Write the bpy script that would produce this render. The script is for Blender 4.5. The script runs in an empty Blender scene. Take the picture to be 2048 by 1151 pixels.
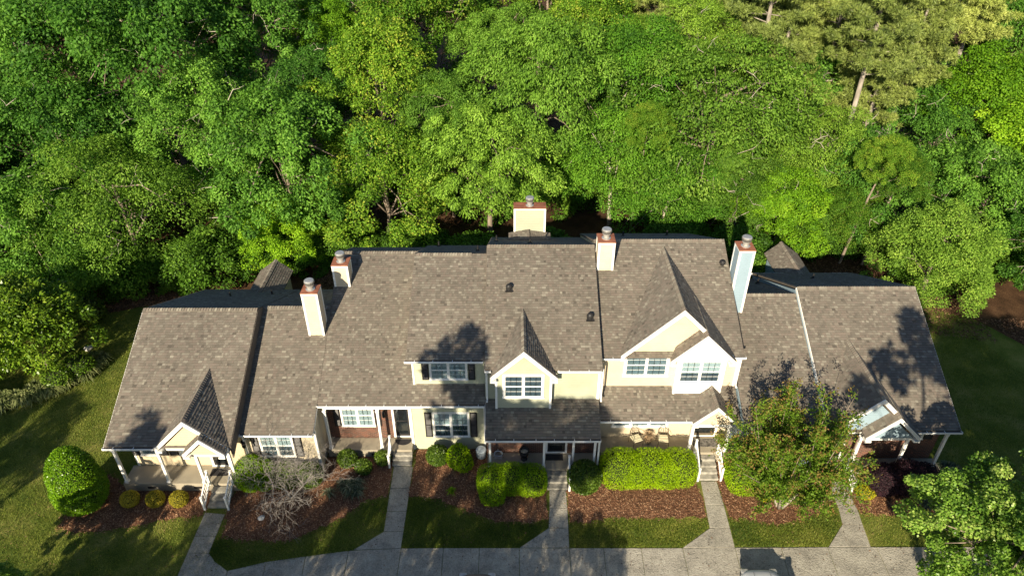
import bpy, bmesh, math, random
import numpy as np
from mathutils import Vector, Matrix

# ------------------------------------------------------------------ camera, sky, sun, exposure
scene = bpy.context.scene
COL = scene.collection
PITCH = 34.136
cd = bpy.data.cameras.new('camera')
cd.sensor_width = 36.0
cd.lens = 1400.0 / 2048.0 * 36.0
cd.clip_end = 2000
cam = bpy.data.objects.new('camera', cd)
cam.location = (0, 0, 28)
cam.rotation_euler = (math.radians(90 - PITCH), 0, 0)
COL.objects.link(cam)
scene.camera = cam

SUN_EL, SUN_X, SUN_Y = 23.5, 0.32, 0.947           # light travels towards +x*SUN_X, +y*SUN_Y and down
w = bpy.data.worlds.new('World')
scene.world = w
w.use_nodes = True
wn = w.node_tree.nodes
bg = wn['Background']
sky = wn.new('ShaderNodeTexSky')
sky.sky_type = 'NISHITA'
sky.sun_disc = False
sky.ozone_density = 3.0
sky.dust_density = 0.6
sky.sun_elevation = math.radians(SUN_EL)
sky.sun_rotation = math.atan2(-SUN_X, -SUN_Y)
w.node_tree.links.new(sky.outputs[0], bg.inputs[0])
bg.inputs[1].default_value = 0.065
sl = bpy.data.lights.new('sun', 'SUN')
sl.energy = 5.0
sl.angle = math.radians(0.55)
sl.color = (1.0, 0.87, 0.66)
so = bpy.data.objects.new('sun', sl)
ce = math.cos(math.radians(SUN_EL))
SUNDIR = Vector((SUN_X * ce, SUN_Y * ce, -math.sin(math.radians(SUN_EL))))
so.rotation_euler = SUNDIR.to_track_quat('-Z', 'Y').to_euler()
so.location = (-20, -40, 60)
COL.objects.link(so)
vs = scene.view_settings
vs.view_transform = 'Standard'
vs.look = 'None'
vs.gamma = 1
vs.use_curve_mapping = False
vs.exposure = 0.98

random.seed(4)
RNG = np.random.default_rng(4)

# ------------------------------------------------------------------ helpers
class B:
    """collects faces of one mesh"""
    def __init__(s):
        s.v, s.f, s.t = [], [], []
    def face(s, pts, tint=0.5):
        n = len(s.v)
        s.v.extend(pts)
        s.f.append(tuple(range(n, n + len(pts))))
        s.t.append(tint)
    def box(s, x0, x1, y0, y1, z0, z1, tint=0.5):
        n = len(s.v)
        s.v += [(x0, y0, z0), (x1, y0, z0), (x1, y1, z0), (x0, y1, z0), (x0, y0, z1), (x1, y0, z1), (x1, y1, z1), (x0, y1, z1)]
        for q in ((3, 2, 1, 0), (4, 5, 6, 7), (0, 1, 5, 4), (1, 2, 6, 5), (2, 3, 7, 6), (3, 0, 4, 7)):
            s.f.append(tuple(n + i for i in q))
            s.t.append(tint)
        return s
    def prism(s, a, b, tint=0.5):
        """closed solid between two matching polygons"""
        n, k = len(s.v), len(a)
        s.v += list(a) + list(b)
        s.f.append(tuple(n + i for i in range(k)))
        s.f.append(tuple(n + k + i for i in reversed(range(k))))
        s.t += [tint, tint]
        for i in range(k):
            j = (i + 1) % k
            s.f.append((n + j, n + i, n + k + i, n + k + j))
            s.t.append(tint)
        return s
    def xz(s, poly, y0, y1):
        return s.prism([(x, y0, z) for x, z in poly], [(x, y1, z) for x, z in poly])
    def yz(s, poly, x0, x1):
        return s.prism([(x0, y, z) for y, z in poly], [(x1, y, z) for y, z in poly])
    def xy(s, poly, z0, z1):
        return s.prism([(x, y, z1) for x, y in poly], [(x, y, z0) for x, y in poly])
    def tube(s, pts, rad, sides=7, tint=0.5, cap=True):
        pts = [Vector(p) for p in pts]
        rings = []
        for i, p in enumerate(pts):
            d = (pts[min(i + 1, len(pts) - 1)] - pts[max(i - 1, 0)])
            if d.length < 1e-6: d = Vector((0, 0, 1))
            d.normalize()
            u = d.cross(Vector((0.31, 0.87, 0.1)) if abs(d.z) > 0.8 else Vector((0, 0, 1)))
            u.normalize()
            v = d.cross(u)
            r = rad[i] if hasattr(rad, '__len__') else rad
            n = len(s.v)
            for k in range(sides):
                a = 2 * math.pi * k / sides
                s.v.append(tuple(p + u * (r * math.cos(a)) + v * (r * math.sin(a))))
            rings.append(n)
        for a, b in zip(rings, rings[1:]):
            for k in range(sides):
                j = (k + 1) % sides
                s.f.append((a + k, a + j, b + j, b + k))
                s.t.append(tint)
        if cap:
            s.f.append(tuple(rings[-1] + k for k in range(sides)))
            s.f.append(tuple(rings[0] + k for k in reversed(range(sides))))
            s.t += [tint, tint]
        return s
    def lathe(s, cx, cy, prof, sides=16):
        rings = []
        for r, z in prof:
            n = len(s.v)
            for k in range(sides):
                a = 2 * math.pi * k / sides
                s.v.append((cx + r * math.cos(a), cy + r * math.sin(a), z))
            rings.append(n)
        for a, b in zip(rings, rings[1:]):
            for k in range(sides):
                j = (k + 1) % sides
                s.f.append((a + k, a + j, b + j, b + k)); s.t.append(.5)
        s.f.append(tuple(rings[-1] + k for k in range(sides))); s.t.append(.5)
        s.f.append(tuple(rings[0] + k for k in reversed(range(sides)))); s.t.append(.5)
        return s
    def mesh(s, name, mat, smooth=False):
        me = bpy.data.meshes.new(name)
        me.from_pydata([tuple(p) for p in s.v], [], s.f)
        at = me.attributes.new('tint', 'FLOAT', 'FACE')
        at.data.foreach_set('value', s.t)
        me.materials.append(mat)
        if smooth:
            me.polygons.foreach_set('use_smooth', [True] * len(me.polygons))
        me.update()
        return me
    def obj(s, name, mat, parent=None, smooth=False, bevel=0):
        return link(name, s.mesh(name, mat, smooth), parent, bevel)

def link(name, me, parent=None, bevel=0, loc=None):
    o = bpy.data.objects.new(name, me)
    COL.objects.link(o)
    if parent is not None:
        o.parent = parent
        o.matrix_parent_inverse = Matrix.Translation(-WORLD[parent.name])
    WORLD[o.name] = Vector((0, 0, 0)) if loc is None else Vector(loc)
    if loc is not None: o.location = loc
    if bevel:
        m = o.modifiers.new('bevel', 'BEVEL'); m.width = bevel; m.segments = 2; m.limit_method = 'ANGLE'
    return o
WORLD = {}

def tag(o, label=None, cat=None, group=None, kind=None):
    if label: o['label'] = label
    if cat: o['category'] = cat
    if group: o['group'] = group
    if kind: o['kind'] = kind
    return o

def thing(name, label, cat, loc, group=None):
    o = bpy.data.objects.new(name, None)
    o.empty_display_size = 0.2
    COL.objects.link(o)
    o.location = loc
    WORLD[o.name] = Vector(loc)
    return tag(o, label, cat, group)

def np_mesh(name, verts, quads, tint, mat, smooth=False):
    me = bpy.data.meshes.new(name)
    k = quads.shape[1]
    me.vertices.add(len(verts)); me.vertices.foreach_set('co', verts.astype(np.float32).ravel())
    me.loops.add(quads.size); me.loops.foreach_set('vertex_index', quads.astype(np.int32).ravel())
    me.polygons.add(len(quads))
    me.polygons.foreach_set('loop_start', np.arange(0, quads.size, k, dtype=np.int32))
    me.polygons.foreach_set('loop_total', np.full(len(quads), k, dtype=np.int32))
    at = me.attributes.new('tint', 'FLOAT', 'FACE')
    at.data.foreach_set('value', tint.astype(np.float32))
    me.materials.append(mat)
    me.update(calc_edges=True)
    return me

# ------------------------------------------------------------------ materials
def new_mat(name):
    m = bpy.data.materials.new(name)
    m.use_nodes = True
    nt = m.node_tree
    return m, nt, nt.nodes, nt.links, nt.nodes['Principled BSDF']

def mat(name, col, rough=0.7, var=0.12, scale=3.0, bump=0.0, bscale=40.0, spec=0.3, metal=0.0, stretch=None):
    m, nt, N, L, P = new_mat(name)
    P.inputs['Roughness'].default_value = rough
    P.inputs['Specular IOR Level'].default_value = spec
    P.inputs['Metallic'].default_value = metal
    tc = N.new('ShaderNodeTexCoord')
    src = tc.outputs['Object']
    if stretch:
        mp = N.new('ShaderNodeMapping'); mp.inputs['Scale'].default_value = stretch
        L.new(src, mp.inputs[0]); src = mp.outputs[0]
    nz = N.new('ShaderNodeTexNoise'); nz.inputs['Scale'].default_value = scale; nz.inputs['Detail'].default_value = 6
    L.new(src, nz.inputs['Vector'])
    rp = N.new('ShaderNodeValToRGB')
    rp.color_ramp.elements[0].position = .3; rp.color_ramp.elements[1].position = .7
    rp.color_ramp.elements[0].color = tuple(c * (1 - var) for c in col) + (1,)
    rp.color_ramp.elements[1].color = tuple(min(1, c * (1 + var)) for c in col) + (1,)
    L.new(nz.outputs[0], rp.inputs[0]); L.new(rp.outputs[0], P.inputs['Base Color'])
    if bump:
        n2 = N.new('ShaderNodeTexNoise'); n2.inputs['Scale'].default_value = bscale; n2.inputs['Detail'].default_value = 4
        L.new(src, n2.inputs['Vector'])
        bp = N.new('ShaderNodeBump'); bp.inputs['Strength'].default_value = bump; bp.inputs['Distance'].default_value = 0.02
        L.new(n2.outputs[0], bp.inputs['Height']); L.new(bp.outputs[0], P.inputs['Normal'])
    return m

def siding(name, col):
    """horizontal lap boards: relief only, from height above the ground"""
    m, nt, N, L, P = new_mat(name)
    P.inputs['Roughness'].default_value = 0.6
    tc = N.new('ShaderNodeTexCoord'); sp = N.new('ShaderNodeSeparateXYZ'); L.new(tc.outputs['Object'], sp.inputs[0])
    d = N.new('ShaderNodeMath'); d.operation = 'DIVIDE'; d.inputs[1].default_value = 0.115; L.new(sp.outputs[2], d.inputs[0])
    fr = N.new('ShaderNodeMath'); fr.operation = 'FRACT'; L.new(d.outputs[0], fr.inputs[0])
    iv = N.new('ShaderNodeMath'); iv.operation = 'SUBTRACT'; iv.inputs[0].default_value = 1; L.new(fr.outputs[0], iv.inputs[1])
    bp = N.new('ShaderNodeBump'); bp.inputs['Strength'].default_value = 0.7; bp.inputs['Distance'].default_value = 0.012
    L.new(iv.outputs[0], bp.inputs['Height']); L.new(bp.outputs[0], P.inputs['Normal'])
    nz = N.new('ShaderNodeTexNoise'); nz.inputs['Scale'].default_value = 1.4; nz.inputs['Detail'].default_value = 7
    L.new(tc.outputs['Object'], nz.inputs['Vector'])
    rp = N.new('ShaderNodeValToRGB')
    rp.color_ramp.elements[0].color = tuple(c * .9 for c in col) + (1,); rp.color_ramp.elements[0].position = .3
    rp.color_ramp.elements[1].color = tuple(c * 1.04 for c in col) + (1,); rp.color_ramp.elements[1].position = .7
    L.new(nz.outputs[0], rp.inputs[0]); L.new(rp.outputs[0], P.inputs['Base Color'])
    return m

def brick(name):
    m, nt, N, L, P = new_mat(name)
    P.inputs['Roughness'].default_value = 0.85
    tc = N.new('ShaderNodeTexCoord'); mp = N.new('ShaderNodeMapping'); mp.inputs['Rotation'].default_value = (math.pi / 2, 0, 0)
    L.new(tc.outputs['Object'], mp.inputs[0])
    bt = N.new('ShaderNodeTexBrick'); L.new(mp.outputs[0], bt.inputs['Vector'])
    bt.inputs['Scale'].default_value = 1; bt.inputs['Brick Width'].default_value = .21; bt.inputs['Row Height'].default_value = .078
    bt.inputs['Mortar Size'].default_value = .011; bt.inputs['Bias'].default_value = 0.1
    bt.inputs['Color1'].default_value = (.17, .05, .026, 1); bt.inputs['Color2'].default_value = (.06, .024, .016, 1); bt.inputs['Mortar'].default_value = (.19, .14, .105, 1)
    L.new(bt.outputs[0], P.inputs['Base Color'])
    bp = N.new('ShaderNodeBump'); bp.inputs['Strength'].default_value = .6; bp.inputs['Distance'].default_value = .01; bp.invert = True
    L.new(bt.outputs[1], bp.inputs['Height']); L.new(bp.outputs[0], P.inputs['Normal'])
    return m

def tinted(name, stops, rough=0.9, grain=60.0, gvar=0.25, big=0.5, spec=0.2, bigvar=0.1):
    """colour of each piece from its own tint attribute, with grain"""
    m, nt, N, L, P = new_mat(name)
    P.inputs['Roughness'].default_value = rough
    P.inputs['Specular IOR Level'].default_value = spec
    at = N.new('ShaderNodeAttribute'); at.attribute_name = 'tint'
    rp = N.new('ShaderNodeValToRGB')
    e = rp.color_ramp.elements
    while len(e) < len(stops): e.new(0.5)
    for k, (p, c) in enumerate(stops):
        e[k].position = p; e[k].color = tuple(c) + (1,)
    L.new(at.outputs['Fac'], rp.inputs[0])
    tc = N.new('ShaderNodeTexCoord')
    out = rp.outputs[0]
    for sc, va in ((grain, gvar), (big, bigvar)):
        nz = N.new('ShaderNodeTexNoise'); nz.inputs['Scale'].default_value = sc; nz.inputs['Detail'].default_value = 3
        L.new(tc.outputs['Object'], nz.inputs['Vector'])
        mr = N.new('ShaderNodeMapRange'); mr.inputs['From Min'].default_value = .25; mr.inputs['From Max'].default_value = .75
        mr.inputs['To Min'].default_value = 1 - va; mr.inputs['To Max'].default_value = 1 + va
        L.new(nz.outputs[0], mr.inputs[0])
        mx = N.new('ShaderNodeMix'); mx.data_type = 'RGBA'; mx.blend_type = 'MULTIPLY'; mx.inputs[0].default_value = 1
        L.new(out, mx.inputs[6]); L.new(mr.outputs[0], mx.inputs[7])
        out = mx.outputs[2]
    L.new(out, P.inputs['Base Color'])
    return m

def leaf_mat(name, c0, c1, c2, trans=0.36, rough=0.55, spec=0.15, objvar=0.34):
    """leaves: tint per leaf, some light passes through, each plant a little different"""
    m, nt, N, L, P = new_mat(name)
    P.inputs['Roughness'].default_value = rough
    P.inputs['Specular IOR Level'].default_value = spec
    at = N.new('ShaderNodeAttribute'); at.attribute_name = 'tint'
    rp = N.new('ShaderNodeValToRGB'); e = rp.color_ramp.elements
    e[0].color = tuple(c0) + (1,); e[1].color = tuple(c2) + (1,); e.new(.55).color = tuple(c1) + (1,)
    L.new(at.outputs['Fac'], rp.inputs[0])
    oi = N.new('ShaderNodeObjectInfo')
    hs = N.new('ShaderNodeHueSaturation')
    mr = N.new('ShaderNodeMapRange'); mr.inputs['To Min'].default_value = 1 - objvar; mr.inputs['To Max'].default_value = 1 + objvar
    L.new(oi.outputs['Random'], mr.inputs[0]); L.new(mr.outputs[0], hs.inputs['Value'])
    mr2 = N.new('ShaderNodeMapRange'); mr2.inputs['To Min'].default_value = .512; mr2.inputs['To Max'].default_value = .488
    L.new(oi.outputs['Random'], mr2.inputs[0]); L.new(mr2.outputs[0], hs.inputs['Hue'])
    L.new(rp.outputs[0], hs.inputs['Color']); L.new(hs.outputs[0], P.inputs['Base Color'])
    tr = N.new('ShaderNodeBsdfTranslucent')
    g = N.new('ShaderNodeMix'); g.data_type = 'RGBA'; g.blend_type = 'MULTIPLY'; g.inputs[0].default_value = 1
    g.inputs[7].default_value = (1.0, 1.15, .45, 1)
    L.new(hs.outputs[0], g.inputs[6]); L.new(g.outputs[2], tr.inputs[0])
    mx = N.new('ShaderNodeMixShader'); mx.inputs[0].default_value = trans
    L.new(P.outputs[0], mx.inputs[1]); L.new(tr.outputs[0], mx.inputs[2])
    L.new(mx.outputs[0], N['Material Output'].inputs[0])
    return m

def glass_mat():
    m, nt, N, L, P = new_mat('window_glass')
    gl = N.new('ShaderNodeBsdfGlossy'); gl.inputs['Roughness'].default_value = .03
    tb = N.new('ShaderNodeBsdfTransparent'); tb.inputs[0].default_value = (.8, .87, .9, 1)
    lw = N.new('ShaderNodeLayerWeight'); lw.inputs['Blend'].default_value = .5
    pw = N.new('ShaderNodeMath'); pw.operation = 'POWER'; pw.inputs[1].default_value = 3; L.new(lw.outputs['Facing'], pw.inputs[0])
    fr = N.new('ShaderNodeMath'); fr.operation = 'MULTIPLY_ADD'; fr.inputs[1].default_value = .8; fr.inputs[2].default_value = .10; L.new(pw.outputs[0], fr.inputs[0])
    mx = N.new('ShaderNodeMixShader')
    L.new(fr.outputs[0], mx.inputs[0]); L.new(tb.outputs[0], mx.inputs[1]); L.new(gl.outputs[0], mx.inputs[2])
    L.new(mx.outputs[0], N['Material Output'].inputs[0])
    return m

M = {}
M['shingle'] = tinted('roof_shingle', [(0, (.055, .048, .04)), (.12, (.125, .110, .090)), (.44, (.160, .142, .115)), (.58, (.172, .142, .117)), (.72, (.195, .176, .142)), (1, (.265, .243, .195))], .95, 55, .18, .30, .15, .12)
M['deck'] = mat('roof_deck', (.13, .11, .09), .9)
M['white'] = mat('white_paint', (.80, .79, .75), .5, .04, 4)
M['gutter'] = mat('white_gutter', (.78, .78, .76), .4, .06, 2)
M['trough'] = mat('gutter_trough', (.10, .095, .09), .8, .3, 6)
M['cream'] = siding('cream_siding', (.55, .46, .31))
M['tan'] = siding('tan_siding', (.50, .43, .31))
M['yellow'] = siding('pale_yellow_siding', (.49, .495, .345))
M['sage'] = siding('sage_siding', (.385, .40, .295))
M['peach'] = siding('peach_siding', (.60, .50, .35))
M['blue'] = siding('light_blue_siding', (.25, .34, .40))
M['brick'] = brick('red_brick')
M['black'] = mat('black_paint', (.022, .021, .021), .45, .2)
M['darkdoor'] = mat('dark_door_paint', (.03, .028, .028), .35, .2)
M['copper'] = mat('rusty_cap', (.27, .105, .06), .6, .35, 2.5, .1)
M['metal'] = mat('galvanised_metal', (.52, .51, .48), .35, .15, 8, 0, 40, .5, .6)
M['darkmetal'] = mat('weathered_flue', (.16, .15, .14), .5, .25, 8, 0, 40, .5, .4)
M['concrete'] = mat('concrete', (.36, .335, .275), .9, .30, 9, .5, 60)
M['porchslab'] = mat('porch_concrete', (.30, .265, .20), .85, .10, 1.6, .15, 60)
M['step'] = mat('step_concrete', (.28, .265, .225), .9, .4, 4, .25, 60)
M['asphalt'] = mat('asphalt', (.055, .055, .056), .95, .2, 6, .3, 90)
M['glass'] = glass_mat()
M['blind'] = mat('white_blind', (.72, .72, .68), .8, .05)
M['shade'] = mat('grey_window_shade', (.27, .31, .33), .7, .15)
M['dark'] = mat('painted_dim_room', (.115, .135, .155), .8, .2)  # panel behind glass; dim room and reflected sky put into its colour
M['mat_dark'] = mat('doormat_fibre', (.025, .024, .026), .95, .3, 30, .3, 120)
M['mat_grey'] = mat('patterned_doormat', (.13, .12, .105), .95, .75, 9, .3, 120)
M['bark'] = mat('tree_bark', (.22, .175, .135), .95, .35, 5, .6, 14, .2, 0, (1, 1, .25))
M['palebark'] = mat('pale_bark', (.42, .37, .30), .9, .3, 6, .3, 18, .2, 0, (1, 1, .3))
M['pinebark'] = mat('pine_bark', (.30, .26, .215), .95, .4, 4, .7, 10, .2, 0, (1, 1, .3))
M['twig'] = mat('bare_twigs', (.27, .245, .22), .9, .25, 10)
M['iron'] = mat('bronze_metal', (.16, .13, .09), .5, .2, 10, 0, 40, .5, .3)
M['cushion'] = mat('beige_cushion', (.58, .53, .36), .9, .12, 8)
M['terracotta'] = mat('pale_pot', (.62, .57, .48), .7, .12, 5)
M['drygrass'] = mat('dry_stems', (.38, .27, .16), .9, .4, 12)
M['drum'] = mat('pale_blue_grey_plastic', (.36, .42, .47), .5, .08)
M['rock'] = mat('pale_rock', (.55, .53, .5), .9, .2, 8, .5, 20)
M['mulch'] = mat('mulch', (.15, .072, .04), .95, .45, 14, .8, 50)
M['chips'] = tinted('mulch_chips', [(0, (.07, .032, .016)), (.4, (.20, .095, .05)), (.75, (.33, .17, .09)), (1, (.50, .32, .19))], .9, 30, .2)
M['litter'] = tinted('leaf_litter', [(0, (.05, .028, .018)), (.5, (.15, .08, .045)), (1, (.28, .17, .10))], .9, 30, .2)

def ground_mat(name, cols, s1, s2):
    m, nt, N, L, P = new_mat(name)
    P.inputs['Roughness'].default_value = .95; P.inputs['Specular IOR Level'].default_value = .1
    tc = N.new('ShaderNodeTexCoord')
    n1 = N.new('ShaderNodeTexNoise'); n1.inputs['Scale'].default_value = s1; n1.inputs['Detail'].default_value = 8; n1.inputs['Roughness'].default_value = .65
    n2 = N.new('ShaderNodeTexNoise'); n2.inputs['Scale'].default_value = s2; n2.inputs['Detail'].default_value = 5
    for n in (n1, n2): L.new(tc.outputs['Object'], n.inputs['Vector'])
    ad = N.new('ShaderNodeMath'); ad.operation = 'MULTIPLY_ADD'; ad.inputs[1].default_value = .45; L.new(n2.outputs[0], ad.inputs[0])
    ml = N.new('ShaderNodeMath'); ml.operation = 'MULTIPLY'; ml.inputs[1].default_value = .55; L.new(n1.outputs[0], ml.inputs[0]); L.new(ml.outputs[0], ad.inputs[2])
    rp = N.new('ShaderNodeValToRGB'); e = rp.color_ramp.elements
    e[0].position = .34; e[1].position = .66
    e[0].color = cols[0] + (1,); e[1].color = cols[2] + (1,); e.new(.5).color = cols[1] + (1,)
    L.new(ad.outputs[0], rp.inputs[0]); L.new(rp.outputs[0], P.inputs['Base Color'])
    bp = N.new('ShaderNodeBump'); bp.inputs['Strength'].default_value = .8; bp.inputs['Distance'].default_value = .05
    L.new(n2.outputs[0], bp.inputs['Height']); L.new(bp.outputs[0], P.inputs['Normal'])
    return m
M['concrete'] = ground_mat('concrete', [(.17, .16, .135), (.34, .315, .26), (.47, .44, .365)], 1.1, 17)
M['lawn'] = ground_mat('lawn_turf', [(.035, .065, .009), (.125, .155, .025), (.31, .265, .085)], .55, 22)
M['forestfloor'] = ground_mat('leaf_litter_floor', [(.02, .014, .008), (.07, .038, .02), (.15, .085, .045)], .8, 16)

M['oak'] = leaf_mat('oak_leaves', (.024, .078, .011), (.118, .275, .032), (.21, .39, .058))
M['elm'] = leaf_mat('elm_leaves', (.038, .098, .010), (.160, .30, .030), (.26, .40, .055))
M['ash'] = leaf_mat('ash_leaves', (.045, .110, .014), (.155, .31, .032), (.26, .42, .065))
M['tip'] = leaf_mat('yellow_tipped_leaves', (.036, .10, .010), (.130, .27, .020), (.32, .37, .05))
M['lime'] = leaf_mat('lime_leaves', (.08, .19, .010), (.22, .42, .018), (.34, .52, .03))
M['beech'] = leaf_mat('beech_leaves', (.038, .11, .011), (.125, .295, .022), (.21, .39, .038))
M['dog'] = leaf_mat('dogwood_leaves', (.055, .125, .016), (.155, .295, .034), (.26, .39, .06))
M['dull'] = leaf_mat('understory_leaves', (.020, .055, .007), (.08, .175, .014), (.15, .27, .03), .2)
M['pine'] = leaf_mat('pine_needles', (.09, .13, .028), (.24, .305, .065), (.36, .42, .11), .15, .5, .3)
M['hedge'] = leaf_mat('hedge_leaves', (.07, .15, .004), (.24, .41, .005), (.36, .53, .008), .3, .5, .15, .1)
M['holly'] = leaf_mat('holly_leaves', (.045, .11, .005), (.155, .29, .008), (.28, .41, .018), .2, .3, .2, .05)
M['boxdark'] = leaf_mat('dark_shrub_leaves', (.020, .042, .006), (.065, .12, .013), (.14, .21, .025), .2, .35, .2)
M['gold'] = leaf_mat('golden_shrub_leaves', (.22, .18, .012), (.52, .42, .04), (.72, .58, .09), .25)
M['yellowflower'] = leaf_mat('yellow_foliage', (.22, .22, .01), (.45, .42, .015), (.62, .55, .02), .3)
M['crape'] = leaf_mat('crape_myrtle_leaves', (.038, .095, .009), (.108, .20, .016), (.21, .125, .042), .3)
M['maple'] = leaf_mat('maple_leaves', (.042, .11, .012), (.15, .28, .036), (.34, .44, .11), .35, .35, .2)
M['purple'] = leaf_mat('purple_leaves', (.010, .006, .009), (.025, .011, .016), (.065, .028, .032), .15)
M['greygreen'] = leaf_mat('grey_green_blades', (.05, .07, .04), (.13, .165, .09), (.26, .28, .18), .15)
M['strap'] = leaf_mat('strap_leaves', (.08, .11, .035), (.21, .25, .085), (.38, .40, .18), .2)
M['magnolia'] = leaf_mat('magnolia_leaves', (.035, .08, .008), (.125, .225, .016), (.27, .36, .04), .2, .3, .2)
M['blade'] = leaf_mat('grass_blades', (.035, .078, .010), (.15, .195, .024), (.36, .34, .085), .2, .6, .2)

# ------------------------------------------------------------------ ground, beds, paths
def sheet(name, poly, z, m, kind='structure', label=None):
    b = B(); b.face([(x, y, z) for x, y in poly])
    o = b.obj(name, m)
    return tag(o, label, None, None, kind)

sheet('lawn', [(-400, -200), (400, -200), (400, 600), (-400, 600)], 0, M['lawn'], label='patchy green lawn around the townhouse row')
sheet('forest_floor', [(-200, 38), (-34, 38.2), (-28.5, 37.6), (-25.5, 39), (-22, 40), (-16, 40.4), (-10, 41.5), (0, 42), (12, 42.2), (20, 41.5), (25, 40.6), (28, 39.2), (31, 37.5), (33.6, 33), (35, 28), (38, 20), (60, 12), (200, 8), (200, 500), (-200, 500)], .006, M['forestfloor'], label='brown leaf litter under the trees')

BEDS = [
    ('brown mulch bed in front of the left end porch', [(-19.3, 23.5), (-20.6, 24.3), (-21.6, 22.4), (-21.5, 21.1), (-20.4, 20.8), (-18.8, 21.0), (-17.4, 21.3), (-16.2, 21.6), (-14.9, 21.8), (-14.8, 23.5)]),
    ('shaded mulch bed around the bare tree', [(-13.75, 24.5), (-13.8, 22.2), (-13.6, 20.6), (-12.9, 20.4), (-12.2, 20.4), (-11.2, 20.35), (-10.3, 20.4), (-9.2, 21.0), (-8, 21.8), (-7.35, 22.6), (-6.15, 23.0), (-6.15, 25.75), (-9.7, 25.75), (-9.7, 24.5)]),
    ('shaded mulch bed left of the centre walkway', [(-5.1, 26.0), (-5.1, 22.85), (-3.75, 22.8), (-3, 22.4), (-2.1, 21.95), (-1.3, 21.65), (-.3, 21.35), (.7, 21.35), (1.75, 21.6), (1.75, 24.2), (-1.3, 24.2), (-1.3, 26.0)]),
    ('sunlit mulch bed before the long round hedge', [(2.75, 24.2), (2.75, 21.45), (3.6, 21.35), (4.6, 21.6), (5.6, 21.62), (7.2, 21.55), (9.35, 21.66), (9.35, 25.2), (4.4, 25.2), (4.4, 24.2)]),
    ('mulch bed around the crape myrtle', [(10.4, 25.2), (10.4, 21.6), (11.7, 21.5), (12.7, 21.25), (14, 21.6), (15.1, 22.1), (15.75, 22.6), (15.75, 24.5), (11.4, 25.2)]),
    ('mulch bed under the purple shrub', [(16.85, 24.0), (16.85, 21.95), (18, 21.85), (19.8, 21.5), (21.6, 22.6), (22.2, 24.6), (21.4, 24.2)]),
]
def in_poly(px, py, poly):
    inside = np.zeros(len(px), bool)
    n = len(poly)
    for i in range(n):
        x0, y0 = poly[i]; x1, y1 = poly[(i + 1) % n]
        if y0 == y1: continue
        c = ((y0 > py) != (y1 > py)) & (px < (x1 - x0) * (py - y0) / (y1 - y0) + x0)
        inside ^= c
    return inside

def wobble(poly, amp=.09, n=7):
    out = []
    for i in range(len(poly)):
        a = Vector(poly[i]); b = Vector(poly[(i + 1) % len(poly)])
        for k in range(n):
            p = a.lerp(b, k / n)
            if k: p = p + Vector((random.uniform(-amp, amp), random.uniform(-amp, amp)))
            out.append((p.x, p.y))
    return out
WB = []
for lab, poly in BEDS:
    p = wobble(poly); WB.append(p)
    sheet('mulch_bed', p, .012, M['mulch'], label=lab)

def slabs(name, label, quads, z=.035, m=None):
    """a path: each poured panel its own piece, joints open between them"""
    root = tag(thing(name, label, None, (0, 0, 0)), kind='structure')
    del_cat = root
    for q in quads:
        c = Vector((sum(p[0] for p in q) / len(q), sum(p[1] for p in q) / len(q)))
        qq = []
        for p in q:
            d = Vector(p) - c
            qq.append(tuple(c + d * (1 - .020 / max(.3, d.length))))
        b = B(); b.xy(qq, -.06, z + random.uniform(-.004, .004))
        b.obj('concrete_slab', m or M['concrete'], root, bevel=.008)
    return root

slabs('walkway', 'concrete walkway to the left end porch', [
    [(-14.85, 20.6), (-13.85, 20.6), (-13.85, 21.85), (-14.85, 21.95)],
    [(-14.85, 19.7), (-13.85, 19.7), (-13.85, 20.6), (-14.85, 20.6)],
    [(-14.85, 18.4), (-12.75, 18.4), (-12.72, 18.8), (-13.4, 19.25), (-13.85, 19.7), (-14.85, 19.7)]])
slabs('walkway', 'concrete walkway to the yellow house porch', [
    [(-6.1, 23.4), (-5.12, 23.4), (-5.12, 24.8), (-6.12, 24.85)],
    [(-6.08, 22.0), (-5.1, 22.0), (-5.12, 23.4), (-6.1, 23.4)],
    [(-6.05, 20.85), (-5.1, 20.85), (-5.1, 22.0), (-6.08, 22.0)],
    [(-7.3, 19.86), (-5.1, 19.95), (-5.1, 20.85), (-6.05, 20.85)]])
slabs('walkway', 'concrete walkway to the brick centre porch', [
    [(1.82, 22.2), (2.7, 22.2), (2.7, 23.3), (1.86, 23.3)],
    [(1.72, 21.05), (2.68, 21.05), (2.7, 22.2), (1.82, 22.2)],
    [(.35, 19.98), (2.65, 19.98), (2.68, 21.05), (1.72, 21.05)]])
slabs('walkway', 'sunlit concrete walkway to the peach house porch', [
    [(9.45, 22.4), (10.36, 22.4), (10.36, 23.85), (9.55, 23.85)],
    [(9.35, 21.05), (10.32, 21.05), (10.36, 22.4), (9.45, 22.4)],
    [(7.87, 19.98), (10.28, 20.0), (10.32, 21.05), (9.35, 21.05)]])
slabs('walkway', 'concrete walkway to the right end porch', [
    [(15.85, 22.0), (16.78, 22.0), (16.78, 23.0), (15.95, 23.0)],
    [(15.7, 21.25), (16.68, 21.25), (16.78, 22.0), (15.85, 22.0)],
    [(14.6, 20.03), (16.55, 20.03), (16.68, 21.25), (15.7, 21.25)]])
SW = [(-14.8, 18.1), (-12.7, 18.8), (-11.1, 19.25), (-9.4, 19.53), (-7.5, 19.83), (-5.1, 19.95), (-3.15, 19.97), (-1.5, 19.97), (.33, 19.97), (2.65, 19.97), (4.22, 19.97), (5.95, 19.97), (7.86, 19.97), (10.27, 20.0), (12.4, 20.0), (14.55, 20.02), (16.8, 20.02), (19, 20.02), (21.2, 20.02), (23.4, 20.02)]
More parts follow.
